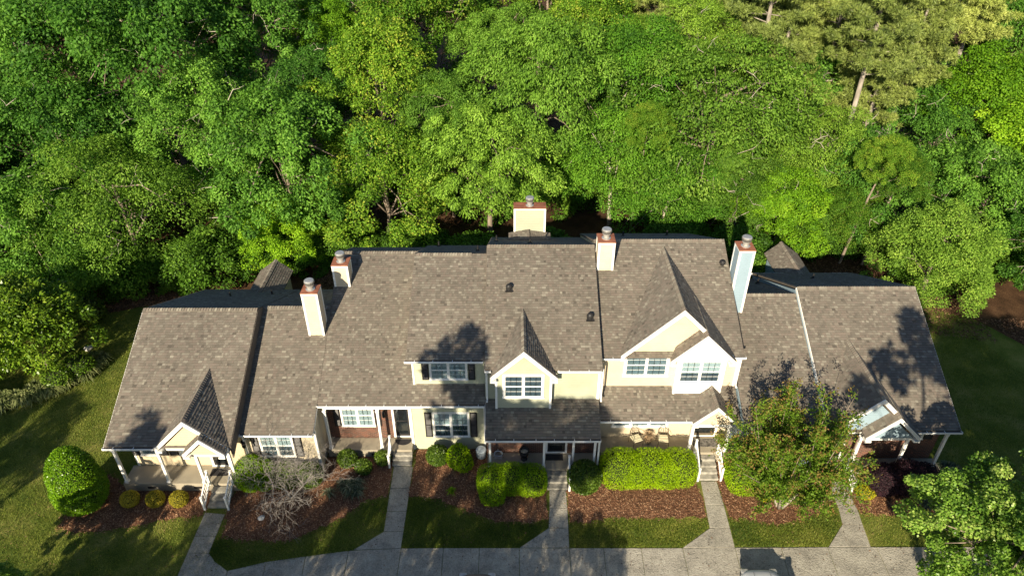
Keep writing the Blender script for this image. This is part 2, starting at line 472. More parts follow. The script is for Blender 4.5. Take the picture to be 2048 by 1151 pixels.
JB = [-14.8, -12.6, -10.95, -9.2, -7.4, -5.1, -3.13, -1.5, .33, 2.6, 4.18, 5.86, 7.82, 10.15, 12.2, 14.4, 16.7, 19, 21.2, 23.4]
slabs('sidewalk', 'grey concrete sidewalk with joints along the front', [[(a[0], a[1]), (JB[i], 17.0), (JB[i + 1], 17.0), (b[0], b[1])] for i, (a, b) in enumerate(zip(SW, SW[1:]))])
rd = B(); rd.box(-120, 120, 4.0, 16.9, -.2, .012)
tag(rd.obj('parking_lot', M['asphalt']), 'asphalt parking lot in front of the sidewalk', None, None, 'structure')
kb = B(); kb.box(-120, 120, 16.86, 16.99, -.1, .15)
tag(kb.obj('kerb', M['concrete'], bevel=.02), 'concrete kerb between parking lot and sidewalk', None, None, 'structure')

# ------------------------------------------------------------------ roof builder
EXPO = .143
def clip(poly, win):
    """Sutherland-Hodgman: poly against convex counter-clockwise window"""
    out = poly
    n = len(win)
    for i in range(n):
        if not out: break
        ax, ay = win[i]; bx, by = win[(i + 1) % n]
        ex, ey = bx - ax, by - ay
        res = []
        for j in range(len(out)):
            p, q = out[j - 1], out[j]
            dp = ex * (p[1] - ay) - ey * (p[0] - ax)
            dq = ex * (q[1] - ay) - ey * (q[0] - ax)
            if (dp >= 0) != (dq >= 0):
                t = dp / (dp - dq)
                res.append((p[0] + (q[0] - p[0]) * t, p[1] + (q[1] - p[1]) * t))
            if dq >= 0: res.append(q)
        out = res
    return out

class Roof:
    def __init__(s, parent, name='roof'):
        s.deck, s.sh, s.cap = B(), B(), B()
        s.parent, s.name = parent, name
    def slope(s, poly3, thick=.1, rnd=None):
        """poly3: corners in order; first edge is the eave line, counter-clockwise seen from above"""
        P = [Vector(p) for p in poly3]
        ex = (P[1] - P[0]).normalized()
        n = ex.cross(P[2] - P[1]).normalized()
        if n.z < 0: n = -n
        es = n.cross(ex)
        o = P[0]
        win = [((p - o).dot(ex), (p - o).dot(es)) for p in P]
        s.deck.prism([tuple(p) for p in P], [tuple(p - Vector((0, 0, thick))) for p in P])
        smin, smax = min(q[0] for q in win), max(q[0] for q in win)
        tmin, tmax = min(q[1] for q in win), max(q[1] for q in win)
        t = tmin - .02
        while t < tmax:
            x = smin - random.uniform(0, .25)
            while x < smax:
                wdt = random.choice((.09, .11, .13, .15, .18, .22))
                q = clip([(x, t), (x + wdt, t), (x + wdt, t + EXPO + .012), (x, t + EXPO + .012)], win)
                if len(q) >= 3:
                    lift = .024 + (.010 if random.random() < .5 else 0)
                    r = random.random()
                    tint = min(1, max(.08, .5 + random.gauss(0, .19)))
                    top = []
                    for a, b in q:
                        h = lift + (.004 - lift) * (b - t) / (EXPO + .012)
                        top.append(tuple(o + ex * a + es * b + n * h))
                    s.sh.face(top, tint)
                    low = [p for p in q if p[1] < t + .003]
                    if len(low) >= 2:
                        a0, a1 = min(p[0] for p in low), max(p[0] for p in low)
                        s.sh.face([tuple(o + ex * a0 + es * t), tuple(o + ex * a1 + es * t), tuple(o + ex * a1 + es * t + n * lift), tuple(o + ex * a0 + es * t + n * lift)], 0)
                x += wdt
            t += EXPO
    def ridge(s, a, b, da, db, wd=.17):
        """overlapping cap shingles from a to b; da, db point down the two slopes"""
        a, b = Vector(a), Vector(b); d = b - a; L = d.length; d.normalize()
        da, db = Vector(da).normalized(), Vector(db).normalized()
        up = -(da + db).normalized()
        k = 0.0
        while k < L - .02:
            k2 = min(L, k + EXPO + .02)
            p, q = a + d * k, a + d * k2
            h0, h1 = up * .035, up * .07
            ti = min(1, max(0, random.gauss(.6, .2)))
            for sd in (da, db):
                s.sh_quad(s.cap, p + h0, q + h1, q + h1 + sd * wd, p + h0 + sd * wd, ti)
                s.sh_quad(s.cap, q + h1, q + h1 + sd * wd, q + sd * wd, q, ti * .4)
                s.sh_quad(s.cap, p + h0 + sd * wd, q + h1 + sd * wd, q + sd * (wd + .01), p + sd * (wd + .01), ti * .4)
            k += EXPO
    @staticmethod
    def sh_quad(b, *p, **k): pass
    def done(s):
        r = s.deck.obj(s.name, M['deck'], s.parent)
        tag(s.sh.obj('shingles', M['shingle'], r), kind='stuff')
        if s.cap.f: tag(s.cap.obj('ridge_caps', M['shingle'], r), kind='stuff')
        return r
def _q(b, p0, p1, p2, p3, t): b.face([tuple(p0), tuple(p1), tuple(p2), tuple(p3)], t)
Roof.sh_quad = staticmethod(_q)

def gutter(parent, x0, x1, y, z):
    """open half-square gutter hung along an eave, with strap bands"""
    b = B()
    b.box(x0, x1, y - .13, y - .115, z - .13, z - .015)
    b.box(x0, x1, y - .115, y - .0, z - .13, z - .115)
    b.box(x0, x0 + .012, y - .115, y, z - .115, z - .02); b.box(x1 - .012, x1, y - .115, y, z - .115, z - .02)
    k = x0 + .5
    while k < x1 - .2:
        b.box(k, k + .03, y - .13, y + .02, z - .014, z - .006); k += random.uniform(.75, 1.1)
    g = b.obj('gutter', M['gutter'], parent)
    t = B(); t.box(x0 + .015, x1 - .015, y - .113, y - .002, z - .112, z - .075); t.obj('gutter_filler', M['trough'], g)  # dark strip filling the bottom of the trough
    return g

def fascia(parent, x0, x1, y, z, h=.2):
    b = B(); b.box(x0, x1, y + .002, y + .03, z - h - .03, z - .035)
    return b.obj('fascia', M['white'], parent)

def downspout(parent, x, y, z0, z1):
    b = B(); b.box(x - .04, x + .04, y - .09, y - .01, z0, z1)
    b.box(x - .04, x + .04, y - .28, y - .02, z0, z0 + .07)
    return b.obj('downspout', M['white'], parent)

def post(parent, x, y, z0, z1, wd=.13, name='porch_post'):
    b = B(); h = wd / 2
    b.box(x - h, x + h, y - h, y + h, z0 + .12, z1 - .1)
    b.box(x - h - .03, x + h + .03, y - h - .03, y + h + .03, z0, z0 + .12)
    b.box(x - h - .025, x + h + .025, y - h - .025, y + h + .025, z1 - .1, z1)
    return b.obj(name, M['white'], parent, bevel=.008)

def trim(parent, x, y, z0, z1, wd=.11, name='corner_trim'):
    b = B(); b.box(x - wd / 2, x + wd / 2, y - .03, y + wd, z0, z1)
    return b.obj(name, M['white'], parent)

PANE = {}
def window(parent, x0, x1, z0, z1, y, back='shade', n=2, shut=None, trimw=.085, grid=(3, 4), rails=True):
    """n sashed units side by side facing -y; y is the wall face"""
    b = B()
    f = trimw
    b.box(x0, x1, y - .055, y - .001, z1 - f, z1); b.box(x0 - .03, x1 + .03, y - .085, y - .001, z0, z0 + f * .8)
    b.box(x0, x0 + f, y - .055, y - .001, z0 + f * .8, z1 - f); b.box(x1 - f, x1, y - .055, y - .001, z0 + f * .8, z1 - f)
    ix0, ix1, iz0, iz1 = x0 + f, x1 - f, z0 + f * .8, z1 - f
    mull = .09
    uw = (ix1 - ix0 - mull * (n - 1)) / n
    zm = (iz0 + iz1) / 2
    for k in range(1, n):
        c = ix0 + k * uw + (k - 1) * mull
        b.box(c, c + mull, y - .05, y - .001, iz0, iz1)
    for k in range(n):
        a = ix0 + k * (uw + mull)
        if rails: b.box(a, a + uw, y - .045, y - .006, zm - .025, zm + .025)
        for q in ((a, a + .025, iz0, iz1), (a + uw - .025, a + uw, iz0, iz1)): b.box(q[0], q[1], y - .04, y - .006, q[2], q[3])
        b.box(a + .025, a + uw - .025, y - .04, y - .006, iz0, iz0 + .03); b.box(a + .025, a + uw - .025, y - .04, y - .006, iz1 - .025, iz1)
    wobj = b.obj('window', M['white'], parent)
    mu = B()
    gx, gz = grid
    for k in range(n):
        a0 = ix0 + k * (uw + mull) + .025; a1 = a0 + uw - .05
        for r in range(gz):
            if rails:
                half = gz // 2
                zz0, zz1 = ((iz0 + .03, zm - .025) if r < half else (zm + .025, iz1 - .025))
                rr = r % half; hh = (zz1 - zz0) / half
            else:
                zz0, zz1 = iz0 + .03, iz1 - .025; rr = r; hh = (zz1 - zz0) / gz
            for c in range(gx):
                ww = (a1 - a0) / gx
                key = (round(ww, 2), round(hh, 2))
                if key not in PANE:
                    pb = B(); pb.box(-key[0] / 2, key[0] / 2, -.003, .003, -key[1] / 2, key[1] / 2)
                    PANE[key] = pb.mesh('pane', M['glass'])
                link('pane', PANE[key], wobj, 0, (a0 + ww * (c + .5), y - .022, zz0 + hh * (rr + .5)))
                if c: mu.box(a0 + ww * c - .009, a0 + ww * c + .009, y - .029, y - .016, zz0, zz1)
            if rr: mu.box(a0, a1, y - .0285, y - .0165, zz0 + hh * rr - .008, zz0 + hh * rr + .008)
    mu.obj('muntin', M['white'], wobj)
    bl = B()
    if back == 'blind':
        z = iz0
        while z < iz1 - .03:
            bl.face([(ix0, y - .004, z), (ix1, y - .004, z), (ix1, y - .010, z + .05), (ix0, y - .010, z + .05)]); z += .05
        bl.obj('blind', M['blind'], wobj)
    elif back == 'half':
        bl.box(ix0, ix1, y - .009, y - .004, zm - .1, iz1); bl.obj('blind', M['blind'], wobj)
        d = B(); d.box(ix0, ix1, y - .008, y - .002, iz0, zm - .1); d.obj('shade', M['dark'], wobj)  # lower panel is no blind: coloured as the dim room
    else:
        bl.box(ix0, ix1, y - .009, y - .003, iz0, iz1); bl.obj('shade', M[back], wobj)  # a 'dark' backing is a panel coloured as dim room and reflected sky
    if shut:
        for sx0, sx1 in shut: shutter(parent, sx0, sx1, z0 + .02, z1 - .02, y)
    return wobj

def shutter(parent, x0, x1, z0, z1, y):
    b = B()
    f = .055; zm = (z0 + z1) / 2
    for q in ((x0, x1, z0, z0 + f), (x0, x1, z1 - f, z1), (x0, x1, zm - f / 2, zm + f / 2)): b.box(q[0], q[1], y - .05, y - .001, q[2], q[3])
    for q in ((x0, x0 + f),(x1 - f, x1)):
        b.box(q[0], q[1], y - .049, y - .001, z0 + f, zm - f / 2); b.box(q[0], q[1], y - .049, y - .001, zm + f / 2, z1 - f)
    for a, c in ((z0 + f, zm - f / 2), (zm + f / 2, z1 - f)):
        z = a
        while z < c - .03:
            b.face([(x0 + f, y - .045, z), (x1 - f, y - .045, z), (x1 - f, y - .015, z + .05), (x0 + f, y - .015, z + .05)]); z += .05
    return b.obj('shutter', M['black'], parent)

def door(parent, x0, x1, z0, z1, y, m='darkdoor', glass=False):
    """white casing, storm door leaf, threshold, handle"""
    f = .11
    b = B()
    b.box(x0, x0 + f, y - .06, y - .001, z0 + .06, z1); b.box(x1 - f, x1, y - .06, y - .001, z0 + .06, z1)
    b.box(x0 + f, x1 - f, y - .06, y - .001, z1 - f, z1); b.box(x0, x1, y - .1, y - .001, z0, z0 + .06)
    cs = b.obj('door_frame', M['white'], parent)
    d = B()
    a, c = x0 + f, x1 - f
    d.box(a, c, y - .02, y - .001, z0 + .06, z1 - f)
    zz = z0 + .06; hh = z1 - f - zz
    for q in ((a, a + .09, zz, zz + hh), (c - .09, c, zz, zz + hh)): d.box(q[0], q[1], y - .045, y - .02, q[2], q[3])
    for q in ((zz, .14), (zz + hh * .5, .06), (zz + hh - .1, .1)): d.box(a + .09, c - .09, y - .044, y - .02, q[0], q[0] + q[1])
    lf = d.obj('door', M[m], parent)
    g = B(); g.box(a + .09, c - .09, y - .03, y - .024, zz + hh * .5 + .06, zz + hh - .1); g.box(a + .09, c - .09, y - .03, y - .024, zz + .14, zz + hh * .5)
    g.obj('pane', M['glass'], lf)
    h = B(); h.box(a + .035, a + .06, y - .085, y - .045, zz + .92, zz + 1.05); h.obj('handle', M['metal'], lf)
    return lf

def steps(parent, x0, x1, y_top, y_bot, z_top, n, m='step'):
    """n treads from the slab edge down to the walkway, each tread its own solid"""
    d = (y_top - y_bot) / n
    for k in range(n):
        z = z_top * (n - k) / (n + 1)
        b = B(); b.box(x0, x1, y_top - d * (k + 1), y_top - d * k - .003, -.05, z)
        b.obj('step', M[m], parent, bevel=.012)

def railing(parent, x, y_top, y_bot, z_top, n=6):
    """sloping stair rail: two newels, top and bottom rail, pickets"""
    b = B()
    h = .88; t = .045
    for y, z, e in ((y_top, z_top, z_top + h + .08), (y_bot, 0, h + .02)):
        b.box(x - t, x + t, y - t, y + t, z, e); b.box(x - t - .015, x + t + .015, y - t - .015, y + t + .015, e, e + .03)
    for z in (h - .08, .16):
        b.prism([(x - .03, y_bot + t, z), (x + .03, y_bot + t, z), (x + .03, y_bot + t, z + .07), (x - .03, y_bot + t, z + .07)],
                [(x - .03, y_top - t, z + z_top), (x + .03, y_top - t, z + z_top), (x + .03, y_top - t, z + .07 + z_top), (x - .03, y_top - t, z + .07 + z_top)])
    for k in range(n):
        f = (k + 1) / (n + 1)
        y = y_bot + (y_top - y_bot) * f; z = z_top * f
        b.box(x - .016, x + .016, y - .016, y + .016, z + .2, z + h - .07)
    return b.obj('railing', M['white'], parent)

def chimney(parent, x0, x1, y0, y1, z0, z1, m, flue_x=None, label=None):
    b = B(); b.box(x0, x1, y0, y1, z0, z1)
    c = b.obj('chimney', m, parent)
    if label: c['label'] = label
    t = B(); e = .09
    for (a, d, p, q) in ((x0 - .015, x0 + e, y0 - .015, y0 + e), (x1 - e, x1 + .015, y0 - .015, y0 + e), (x0 - .015, x0 + e, y1 - e, y1 + .015), (x1 - e, x1 + .015, y1 - e, y1 + .015)):
        t.box(a, d, p, q, z0, z1 - .1)
    t.box(x0 - .018, x1 + .018, y0 - .018, y1 + .018, z1 - .1, z1)
    t.obj('corner_trim', M['white'], c)
    k = B(); k.box(x0 - .035, x1 + .035, y0 - .035, y1 + .035, z1 - .015, z1 + .03); k.obj('chimney_cap', M['copper'], c, bevel=.008)
    fx = (x0 + x1) / 2 if flue_x is None else flue_x; fy = (y0 + y1) / 2
    f = B(); z = z1 + .03
    f.lathe(fx, fy, [(.24, z), (.24, z + .03), (.16, z + .06), (.15, z + .22), (.22, z + .25), (.22, z + .29), (.16, z + .30), (.16, z + .40)])
    f.lathe(fx, fy, [(.25, z + .40), (.25, z + .52), (.22, z + .55), (.02, z + .565)])
    f.obj('flue_cap', M['metal'], c, smooth=False)
    r = B(); r.lathe(fx, fy, [(.20, z + .30), (.23, z + .31), (.23, z + .345), (.20, z + .355)]); r.lathe(fx, fy, [(.262, z + .41), (.262, z + .47)]); r.obj('flue_band', M['darkmetal'], c)
    fl = B(); fl.box(x0 - .03, x1 + .03, y0 - .1, y0 - .018, z0, z0 + .01) 
    return c

def roof_vent(parent, x, y, z):
    b = B()
    b.lathe(x, y, [(.10, z - .06), (.10, z + .13), (.17, z + .14), (.165, z + .22), (.10, z + .30), (.02, z + .33)], 12)
    b.box(x - .2, x + .2, y - .16, y - .1, z - .07, z - .02)
    b.prism([(x - .16, y - .16, z - .05), (x + .16, y - .16, z - .05), (x + .16, y + .16, z + .11), (x - .16, y + .16, z + .11)],
            [(x - .16, y - .16, z - .08), (x + .16, y - .16, z - .08), (x + .16, y + .16, z + .08), (x - .16, y + .16, z + .08)])
    return b.obj('roof_vent', M['black'], parent)

def pipe(parent, x, y, z):
    b = B(); b.lathe(x, y, [(.16, z - .06), (.05, z + .06), (.045, z + .3)], 10)
    return b.obj('vent_pipe', M['black'], parent)

def rake_boards(parent, pts, y0, y1, h=.2, ret=True):
    """white boards under both slopes of a front gable; pts = left eave, apex, right eave (x,z)"""
    (lx, lz), (ax, az), (rx, rz) = pts
    b = B()
    b.xz([(lx, lz), (ax, az), (ax, az - h * 1.35), (lx, lz - h * 1.2)], y0, y1)
    b.xz([(ax, az), (rx, rz), (rx, rz - h * 1.2), (ax, az - h * 1.35)], y0 + .001, y1 + .001)
    if ret:
        b.xz([(lx, lz - h * .9), (lx + .3, lz - h * .9), (lx + .3, lz - h * 1.5), (lx, lz - h * 1.5)], y0 - .004, y1 + .25)
        b.xz([(rx - .3, rz - h * .9), (rx, rz - h * .9), (rx, rz - h * 1.5), (rx - .3, rz - h * 1.5)], y0 - .004, y1 + .25)
    return b.obj('rake_board', M['white'], parent)

def gable(roof, cx, half, ze, yf, plane, rise=1.0, cutR=None, cutL=None):
    """cross gable whose ridge runs back into the main slope plane=(y0,z0,t)"""
    y0, z0, t = plane
    ap = ze + half * rise
    yat = lambda z: y0 + (z - z0) / t
    yr, ye = yat(ap), max(yat(ze), yf + .05)
    roof.slope([(cx - half, ye, ze), (cx - half, yf, ze), (cx, yf, ap), (cx, yr, ap)], .07)
    roof.slope([(cx + half, yf, ze), (cx + half, ye, ze), (cx, yr, ap), (cx, yf, ap)], .07)
    roof.ridge((cx, yf, ap), (cx, yr + .1, ap), (-1, 0, -rise), (1, 0, -rise))
    return ap

def main_roof(roof, x0, x1, eave, ridge, back, cap=(0, 1)):
    (ye, ze), (yr, zr), (yb, zb) = eave, ridge, back
    roof.slope([(x0, ye, ze), (x1, ye, ze), (x1, yr, zr), (x0, yr, zr)])
    roof.slope([(x1, yb, zb), (x0, yb, zb), (x0, yr, zr), (x1, yr, zr)])
    df = Vector((0, ye - yr, ze - zr)); db = Vector((0, yb - yr, zb - zr))
    roof.ridge((x0 + cap[0], yr, zr), (x1 - (1 - cap[1]), yr, zr), df, db)

def rake_edge(parent, x, eave, ridge, back, wd=.03, h=.17, m='white'):
    (ye, ze), (yr, zr), (yb, zb) = eave, ridge, back
    b = B()
    b.yz([(ye, ze - .02), (yr, zr - .02), (yb, zb - .02), (yb, zb - h), (yr, zr - h), (ye, ze - h)], x - wd, x + wd)
    return b.obj('rake_board', M[m], parent)

def body(parent, x0, x1, prof, m):
    return B().yz(prof, x0, x1).obj('wall', m, parent)

# ------------------------------------------------------------------ townhouse 1 : left end
H1 = thing('townhouse', 'cream end townhouse on the left with gabled porch and chimney', 'townhouse', (-14.5, 24.5, 0), 'attached townhouses in one row')
E1, R1, K1 = (23.2, 3.2), (29.78, 6.49), (36.45, 3.15)
E2, R2, K2 = (24.27, 2.985), (30.5, 6.1), (36.6, 3.05)
body(H1, -19.0, -13.42, [(24.45, 0), (24.45, 3.7), (29.78, 6.36), (36.1, 3.2), (36.1, 0)], M['cream'])
body(H1, -13.41, -9.74, [(24.62, 0), (24.62, 3.03), (30.5, 5.97), (36.3, 3.08), (36.3, 0)], M['tan'])
rf = Roof(H1)
main_roof(rf, -19.33, -13.34, E1, R1, K1)
main_roof(rf, -13.33, -9.70, E2, R2, K2)
PL1 = (23.2, 3.2, .5)
gable(rf, -15.14, 1.74, 3.22, 23.12, PL1)
gable(rf, -14.42, .98, 3.225, 22.72, (22.9, 3.05, .5))
# rear wing
rf.slope([(-16.5, 38.75, 3.12), (-16.5, 35.4, 3.12), (-15.45, 34.9, 3.8), (-15.45, 38.95, 3.8)], .07)
rf.slope([(-14.4, 35.4, 3.12), (-14.4, 38.75, 3.12), (-15.45, 38.95, 3.8), (-15.45, 34.9, 3.8)], .07)
rf.ridge((-15.45, 35, 3.8), (-15.45, 38.95, 3.8), (-1, 0, -.65), (1, 0, -.65))
rf.done()
B().box(-16.3, -14.6, 36.1, 38.5, 0, 3.0).obj('rear_wing', M['cream'], H1)
rake_edge(H1, -19.33, E1, R1, K1); rake_edge(H1, -13.34, E1, R1, K1, h=.75, m='deck'); rake_edge(H1, -9.72, E2, (25.6, 3.65), (25.62, 3.6))
gutter(H1, -19.38, -16.95, 23.2, 3.2); fascia(H1, -19.33, -17.0, 23.2, 3.2); gutter(H1, -13.3, -9.72, 24.27, 2.985); fascia(H1, -13.3, -9.74, 24.27, 2.985)
gb = B(); gb.box(-19.3, -9.75, 36.47, 36.58, 2.9, 3.04); gb.obj('gutter', M['gutter'], H1)
rake_boards(H1, [(-16.88, 3.21), (-15.14, 4.95), (-13.40, 3.21)], 23.06, 23.12)
rake_boards(H1, [(-15.40, 3.21), (-14.42, 4.19), (-13.44, 3.21)], 22.66, 22.72, .17)
B().xz([(-16.6, 3.05), (-15.14, 4.55), (-13.7, 3.05)], 23.25, 23.3).obj('gable_wall', M['cream'], H1)
B().xz([(-15.15, 3.05), (-14.42, 3.8), (-13.7, 3.05)], 22.85, 22.9).obj('gable_wall', M['cream'], H1)
B().box(-19.25, -13.45, 23.32, 23.46, 2.82, 3.04).obj('porch_beam', M['white'], H1)
B().box(-15.3, -13.5, 22.92, 23.05, 2.84, 3.03).obj('porch_beam', M['white'], H1)
B().box(-19.2, -13.5, 23.47, 24.44, 3.02, 3.06).obj('porch_ceiling', M['white'], H1)
B().box(-19.25, -13.5, 23.25, 24.44, 0, .55).obj('porch_slab', M['porchslab'], H1, bevel=.02)
for x in (-18.1, -15.8):
    B().box(x, x + .42, 23.235, 23.26, .2, .34).obj('crawlspace_vent', M['black'], H1)
for x, y in ((-19.08, 23.38), (-17.0, 23.38), (-15.22, 23.36), (-13.62, 23.36)): post(H1, x, y, .55, 2.83)
trim(H1, -18.96, 24.45, .55, 3.0); trim(H1, -9.78, 24.62, 0, 2.75); trim(H1, -13.33, 24.62, 0, 2.75)
window(H1, -18.62, -17.72, 1.28, 2.85, 24.45, 'shade', 1, [(-19.0, -18.66), (-17.68, -17.24)])
window(H1, -16.68, -15.83, 1.28, 2.85, 24.45, 'shade', 1, [(-17.16, -16.72), (-15.79, -15.27)])
door(H1, -15.2, -14.26, .55, 2.75, 24.45)
window(H1, -12.62, -10.92, 1.0, 2.62, 24.62, 'half', 2, [(-13.02, -12.66), (-10.88, -10.5)])
steps(H1, -14.8, -13.85, 23.2, 22.2, .55, 3)
railing(H1, -14.9, 23.2, 22.1, .55); railing(H1, -13.75, 23.2, 22.1, .55)
lb = B(); lb.box(-13.42, -13.3, 24.3, 24.5, 2.25, 2.3); lb.lathe(-13.3, 24.35, [(.03, 2.3), (.1, 2.24), (.1, 1.98), (.06, 1.9)], 8); lb.obj('wall_lantern', M['black'], H1)
chimney(H1, -10.63, -9.82, 28.98, 29.75, 5.1, 8.0, M['peach'])
pipe(H1, -16.6, 33.9, 4.42); pipe(H1, -14.4, 34.6, 4.1)
downspout(H1, -13.28, 24.5, .1, 2.8)

# ------------------------------------------------------------------ townhouse 2 : yellow with brick porch
H2 = thing('townhouse', 'pale yellow townhouse with brick porch wall and half moon doormat', 'townhouse', (-5.5, 26, 0), 'attached townhouses in one row')
E3, R3, K3 = (25.6, 3.65), (33.6, 7.65), (36.5, 6.2)
EQ, RQ, KQ = (26.22, 6.0), (31.75, 8.66), (37.1, 5.98)
body(H2, -9.62, -5.0, [(26.5, 0), (26.5, 3.95), (33.6, 7.5), (36.3, 6.1), (36.3, 0)], M['yellow'])
body(H2, -4.99, -1.37, [(26.57, 0), (26.57, 5.98), (31.75, 8.5), (36.9, 5.9), (36.9, 0)], M['yellow'])
B().box(-5.2, -1.38, 26.05, 26.56, 0, 3.7).obj('wall', M['yellow'], H2)
B().box(-9.6, -5.21, 26.4, 26.49, .5, 3.85).obj('wall', M['brick'], H2)['label'] = 'red brick porch wall'
rf = Roof(H2)
rf.slope([(-9.69, 25.6, 3.65), (-1.33, 25.6, 3.65), (-1.33, 27.2, 4.45), (-9.69, 27.2, 4.45)])
rf.slope([(-9.69, 27.2, 4.45), (-4.6, 27.2, 4.45), (-4.6, 33.6, 7.65), (-9.69, 33.6, 7.65)])
rf.slope([(-4.6, 36.5, 6.2), (-9.69, 36.5, 6.2), (-9.69, 33.6, 7.65), (-4.6, 33.6, 7.65)])
rf.ridge((-9.69, 33.6, 7.65), (-4.7, 33.6, 7.65), (0, -8, -4), (0, 2.9, -1.45))
main_roof(rf, -5.16, -1.33, EQ, RQ, KQ, (0.1, .2))
rf.done()
rake_edge(H2, -9.70, (30.6, 6.13), R3, K3, m='deck'); rake_edge(H2, -5.17, EQ, RQ, KQ, .02, .16, 'deck')
gutter(H2, -9.75, -1.36, 25.6, 3.65); fascia(H2, -9.69, -1.4, 25.6, 3.65); gutter(H2, -5.25, -1.4, 26.22, 6.0); fascia(H2, -5.15, -1.4, 26.22, 6.0)
B().box(-9.6, -5.2, 25.72, 25.85, 3.2, 3.44).obj('porch_beam', M['white'], H2)
B().box(-9.6, -5.21, 25.86, 26.39, 3.4, 3.44).obj('porch_ceiling', M['white'], H2)
B().box(-9.6, -5.22, 25.5, 26.39, 0, .5).obj('porch_slab', M['porchslab'], H2, bevel=.02)
for x in (-9.0, -7.35): B().box(x, x + .42, 25.485, 25.51, .12, .27).obj('crawlspace_vent', M['black'], H2)
for x in (-9.45, -6.78): post(H2, x, 25.66, .5, 3.2)
trim(H2, -5.2, 26.03, 0, 3.4, .13); trim(H2, -4.93, 26.56, 4.1, 5.85, .09)
window(H2, -8.9, -7.16, 1.35, 2.95, 26.4, 'blind', 2, [(-9.28, -8.94), (-7.12, -6.82)])
B().box(-8.95, -7.1, 26.35, 26.398, 1.2, 1.345).obj('brick_sill', M['brick'], H2)
door(H2, -6.24, -5.26, .62, 2.85, 26.4)
window(H2, -4.1, -2.2, .92, 2.7, 26.05, 'half', 2, [(-4.5, -4.14), (-2.16, -1.8)])
window(H2, -4.12, -2.22, 4.42, 5.74, 26.57, 'blind', 2, [(-4.5, -4.16), (-2.18, -1.84)])
steps(H2, -6.2, -5.2, 25.48, 24.85, .5, 3)
railing(H2, -6.32, 25.55, 24.75, .5, 4)
lb = B(); lb.box(-6.68, -6.6, 26.3, 26.4, 2.45, 2.5); lb.lathe(-6.64, 26.28, [(.03, 2.5), (.09, 2.44), (.09, 2.15), (.05, 2.08)], 8); lb.obj('wall_lantern', M['black'], H2)
chimney(H2, -9.64, -8.8, 31.6, 32.45, 6.3, 8.0, M['peach'])
pipe(H2, -1.9, 33.3, 7.95); pipe(H2, -4.4, 36.3, 6.45)
downspout(H2, -1.42, 26.1, .1, 3.5)

# ------------------------------------------------------------------ townhouse 3 : sage centre
H3 = thing('townhouse', 'sage centre townhouse with gabled dormer window and brick porch', 'townhouse', (1.5, 25.2, 0), 'attached townhouses in one row')
EP4, E4, R4, K4 = (24.1, 2.79), (25.64, 5.9), (31.95, 9.05), (38.75, 5.6)
body(H3, -1.33, 4.37, [(25.94, 0), (25.94, 5.9), (31.95, 8.9), (38.4, 5.65), (38.4, 0)], M['sage'])
B().box(-1.3, 4.36, 25.28, 25.93, .45, 3.2).obj('wall', M['brick'], H3)['label'] = 'red brick porch wall'
B().box(-.82, 1.94, 25.5, 25.93, 3.3, 5.8).obj('wall', M['sage'], H3)
B().xz([(-.95, 5.68), (.56, 7.2), (2.07, 5.68)], 25.495, 25.9).obj('gable_wall', M['sage'], H3)
rf = Roof(H3)
main_roof(rf, -1.31, 4.36, E4, R4, K4, (0, 1))
PL4 = (25.64, 5.9, .5)
gable(rf, .56, 1.62, 5.72, 25.24, PL4)
rf.slope([(-.2, 36.9, 7.0), (-.2, 36.2, 6.95), (1.06, 35.75, 7.17), (1.06, 36.9, 7.17)], .05)
rf.slope([(2.3, 36.2, 6.95), (2.3, 36.9, 7.0), (1.06, 36.9, 7.17), (1.06, 35.75, 7.17)], .05)
rf.done()
rf = Roof(H3, 'porch_roof')
rf.slope([(-1.31, 24.1, 2.79), (4.34, 24.1, 2.79), (4.34, 25.92, 3.7), (-1.31, 25.92, 3.7)])
rf.done()
rake_edge(H3, -1.32, E4, R4, K4, .02, .2, 'deck'); rake_edge(H3, 4.365, E4, R4, K4, .01, .2, 'deck')
B().yz([(24.1, 2.76), (25.9, 3.66), (25.9, 2.9), (24.1, 2.55)], -1.33, -1.3).obj('porch_side', M['white'], H3)
gutter(H3, 2.25, 4.3, 25.64, 5.9); fascia(H3, 2.2, 4.35, 25.64, 5.9); gutter(H3, -1.32, 4.34, 24.1, 2.79); fascia(H3, -1.3, 4.34, 24.1, 2.79)
gutter(H3, -1.32, -1.02, 25.64, 5.9)
rake_boards(H3, [(-1.06, 5.71), (.56, 7.33), (2.18, 5.71)], 25.18, 25.24)
trim(H3, -.77, 25.5, 3.4, 5.6); trim(H3, 1.89, 25.5, 3.4, 5.6); trim(H3, 4.29, 25.94, 3.6, 5.75, .13); trim(H3, -1.25, 25.94, 3.6, 5.75, .1)
window(H3, -.46, 1.56, 4.2, 5.72, 25.5, 'dark', 2, None, .11)
window(H3, .0, 1.32, 1.42, 2.7, 25.28, 'half', 2)
door(H3, 1.72, 2.84, .62, 2.66, 25.28)
B().box(-1.25, 4.33, 24.25, 24.38, 2.42, 2.62).obj('porch_beam', M['white'], H3)
B().box(-1.25, 4.33, 24.39, 25.27, 2.6, 2.64).obj('porch_ceiling', M['white'], H3)
B().box(-1.25, 4.33, 24.2, 25.27, 0, .55).obj('porch_slab', M['porchslab'], H3, bevel=.02)
for x in (-1.1, 1.6, 3.05, 4.12): post(H3, x, 24.34, .55, 2.44, .11)
downspout(H3, 4.3, 24.28, .1, 2.66)
downspout(H3, 4.42, 25.9, 3.8, 5.75); downspout(H3, -1.24, 25.9, 3.75, 5.72)
steps(H3, 1.75, 2.78, 24.18, 23.3, .55, 3)
railing(H3, 2.86, 24.15, 23.25, .55, 5)
chimney(H3, .12, 2.0, 36.95, 37.7, 5.5, 8.62, M['sage'])
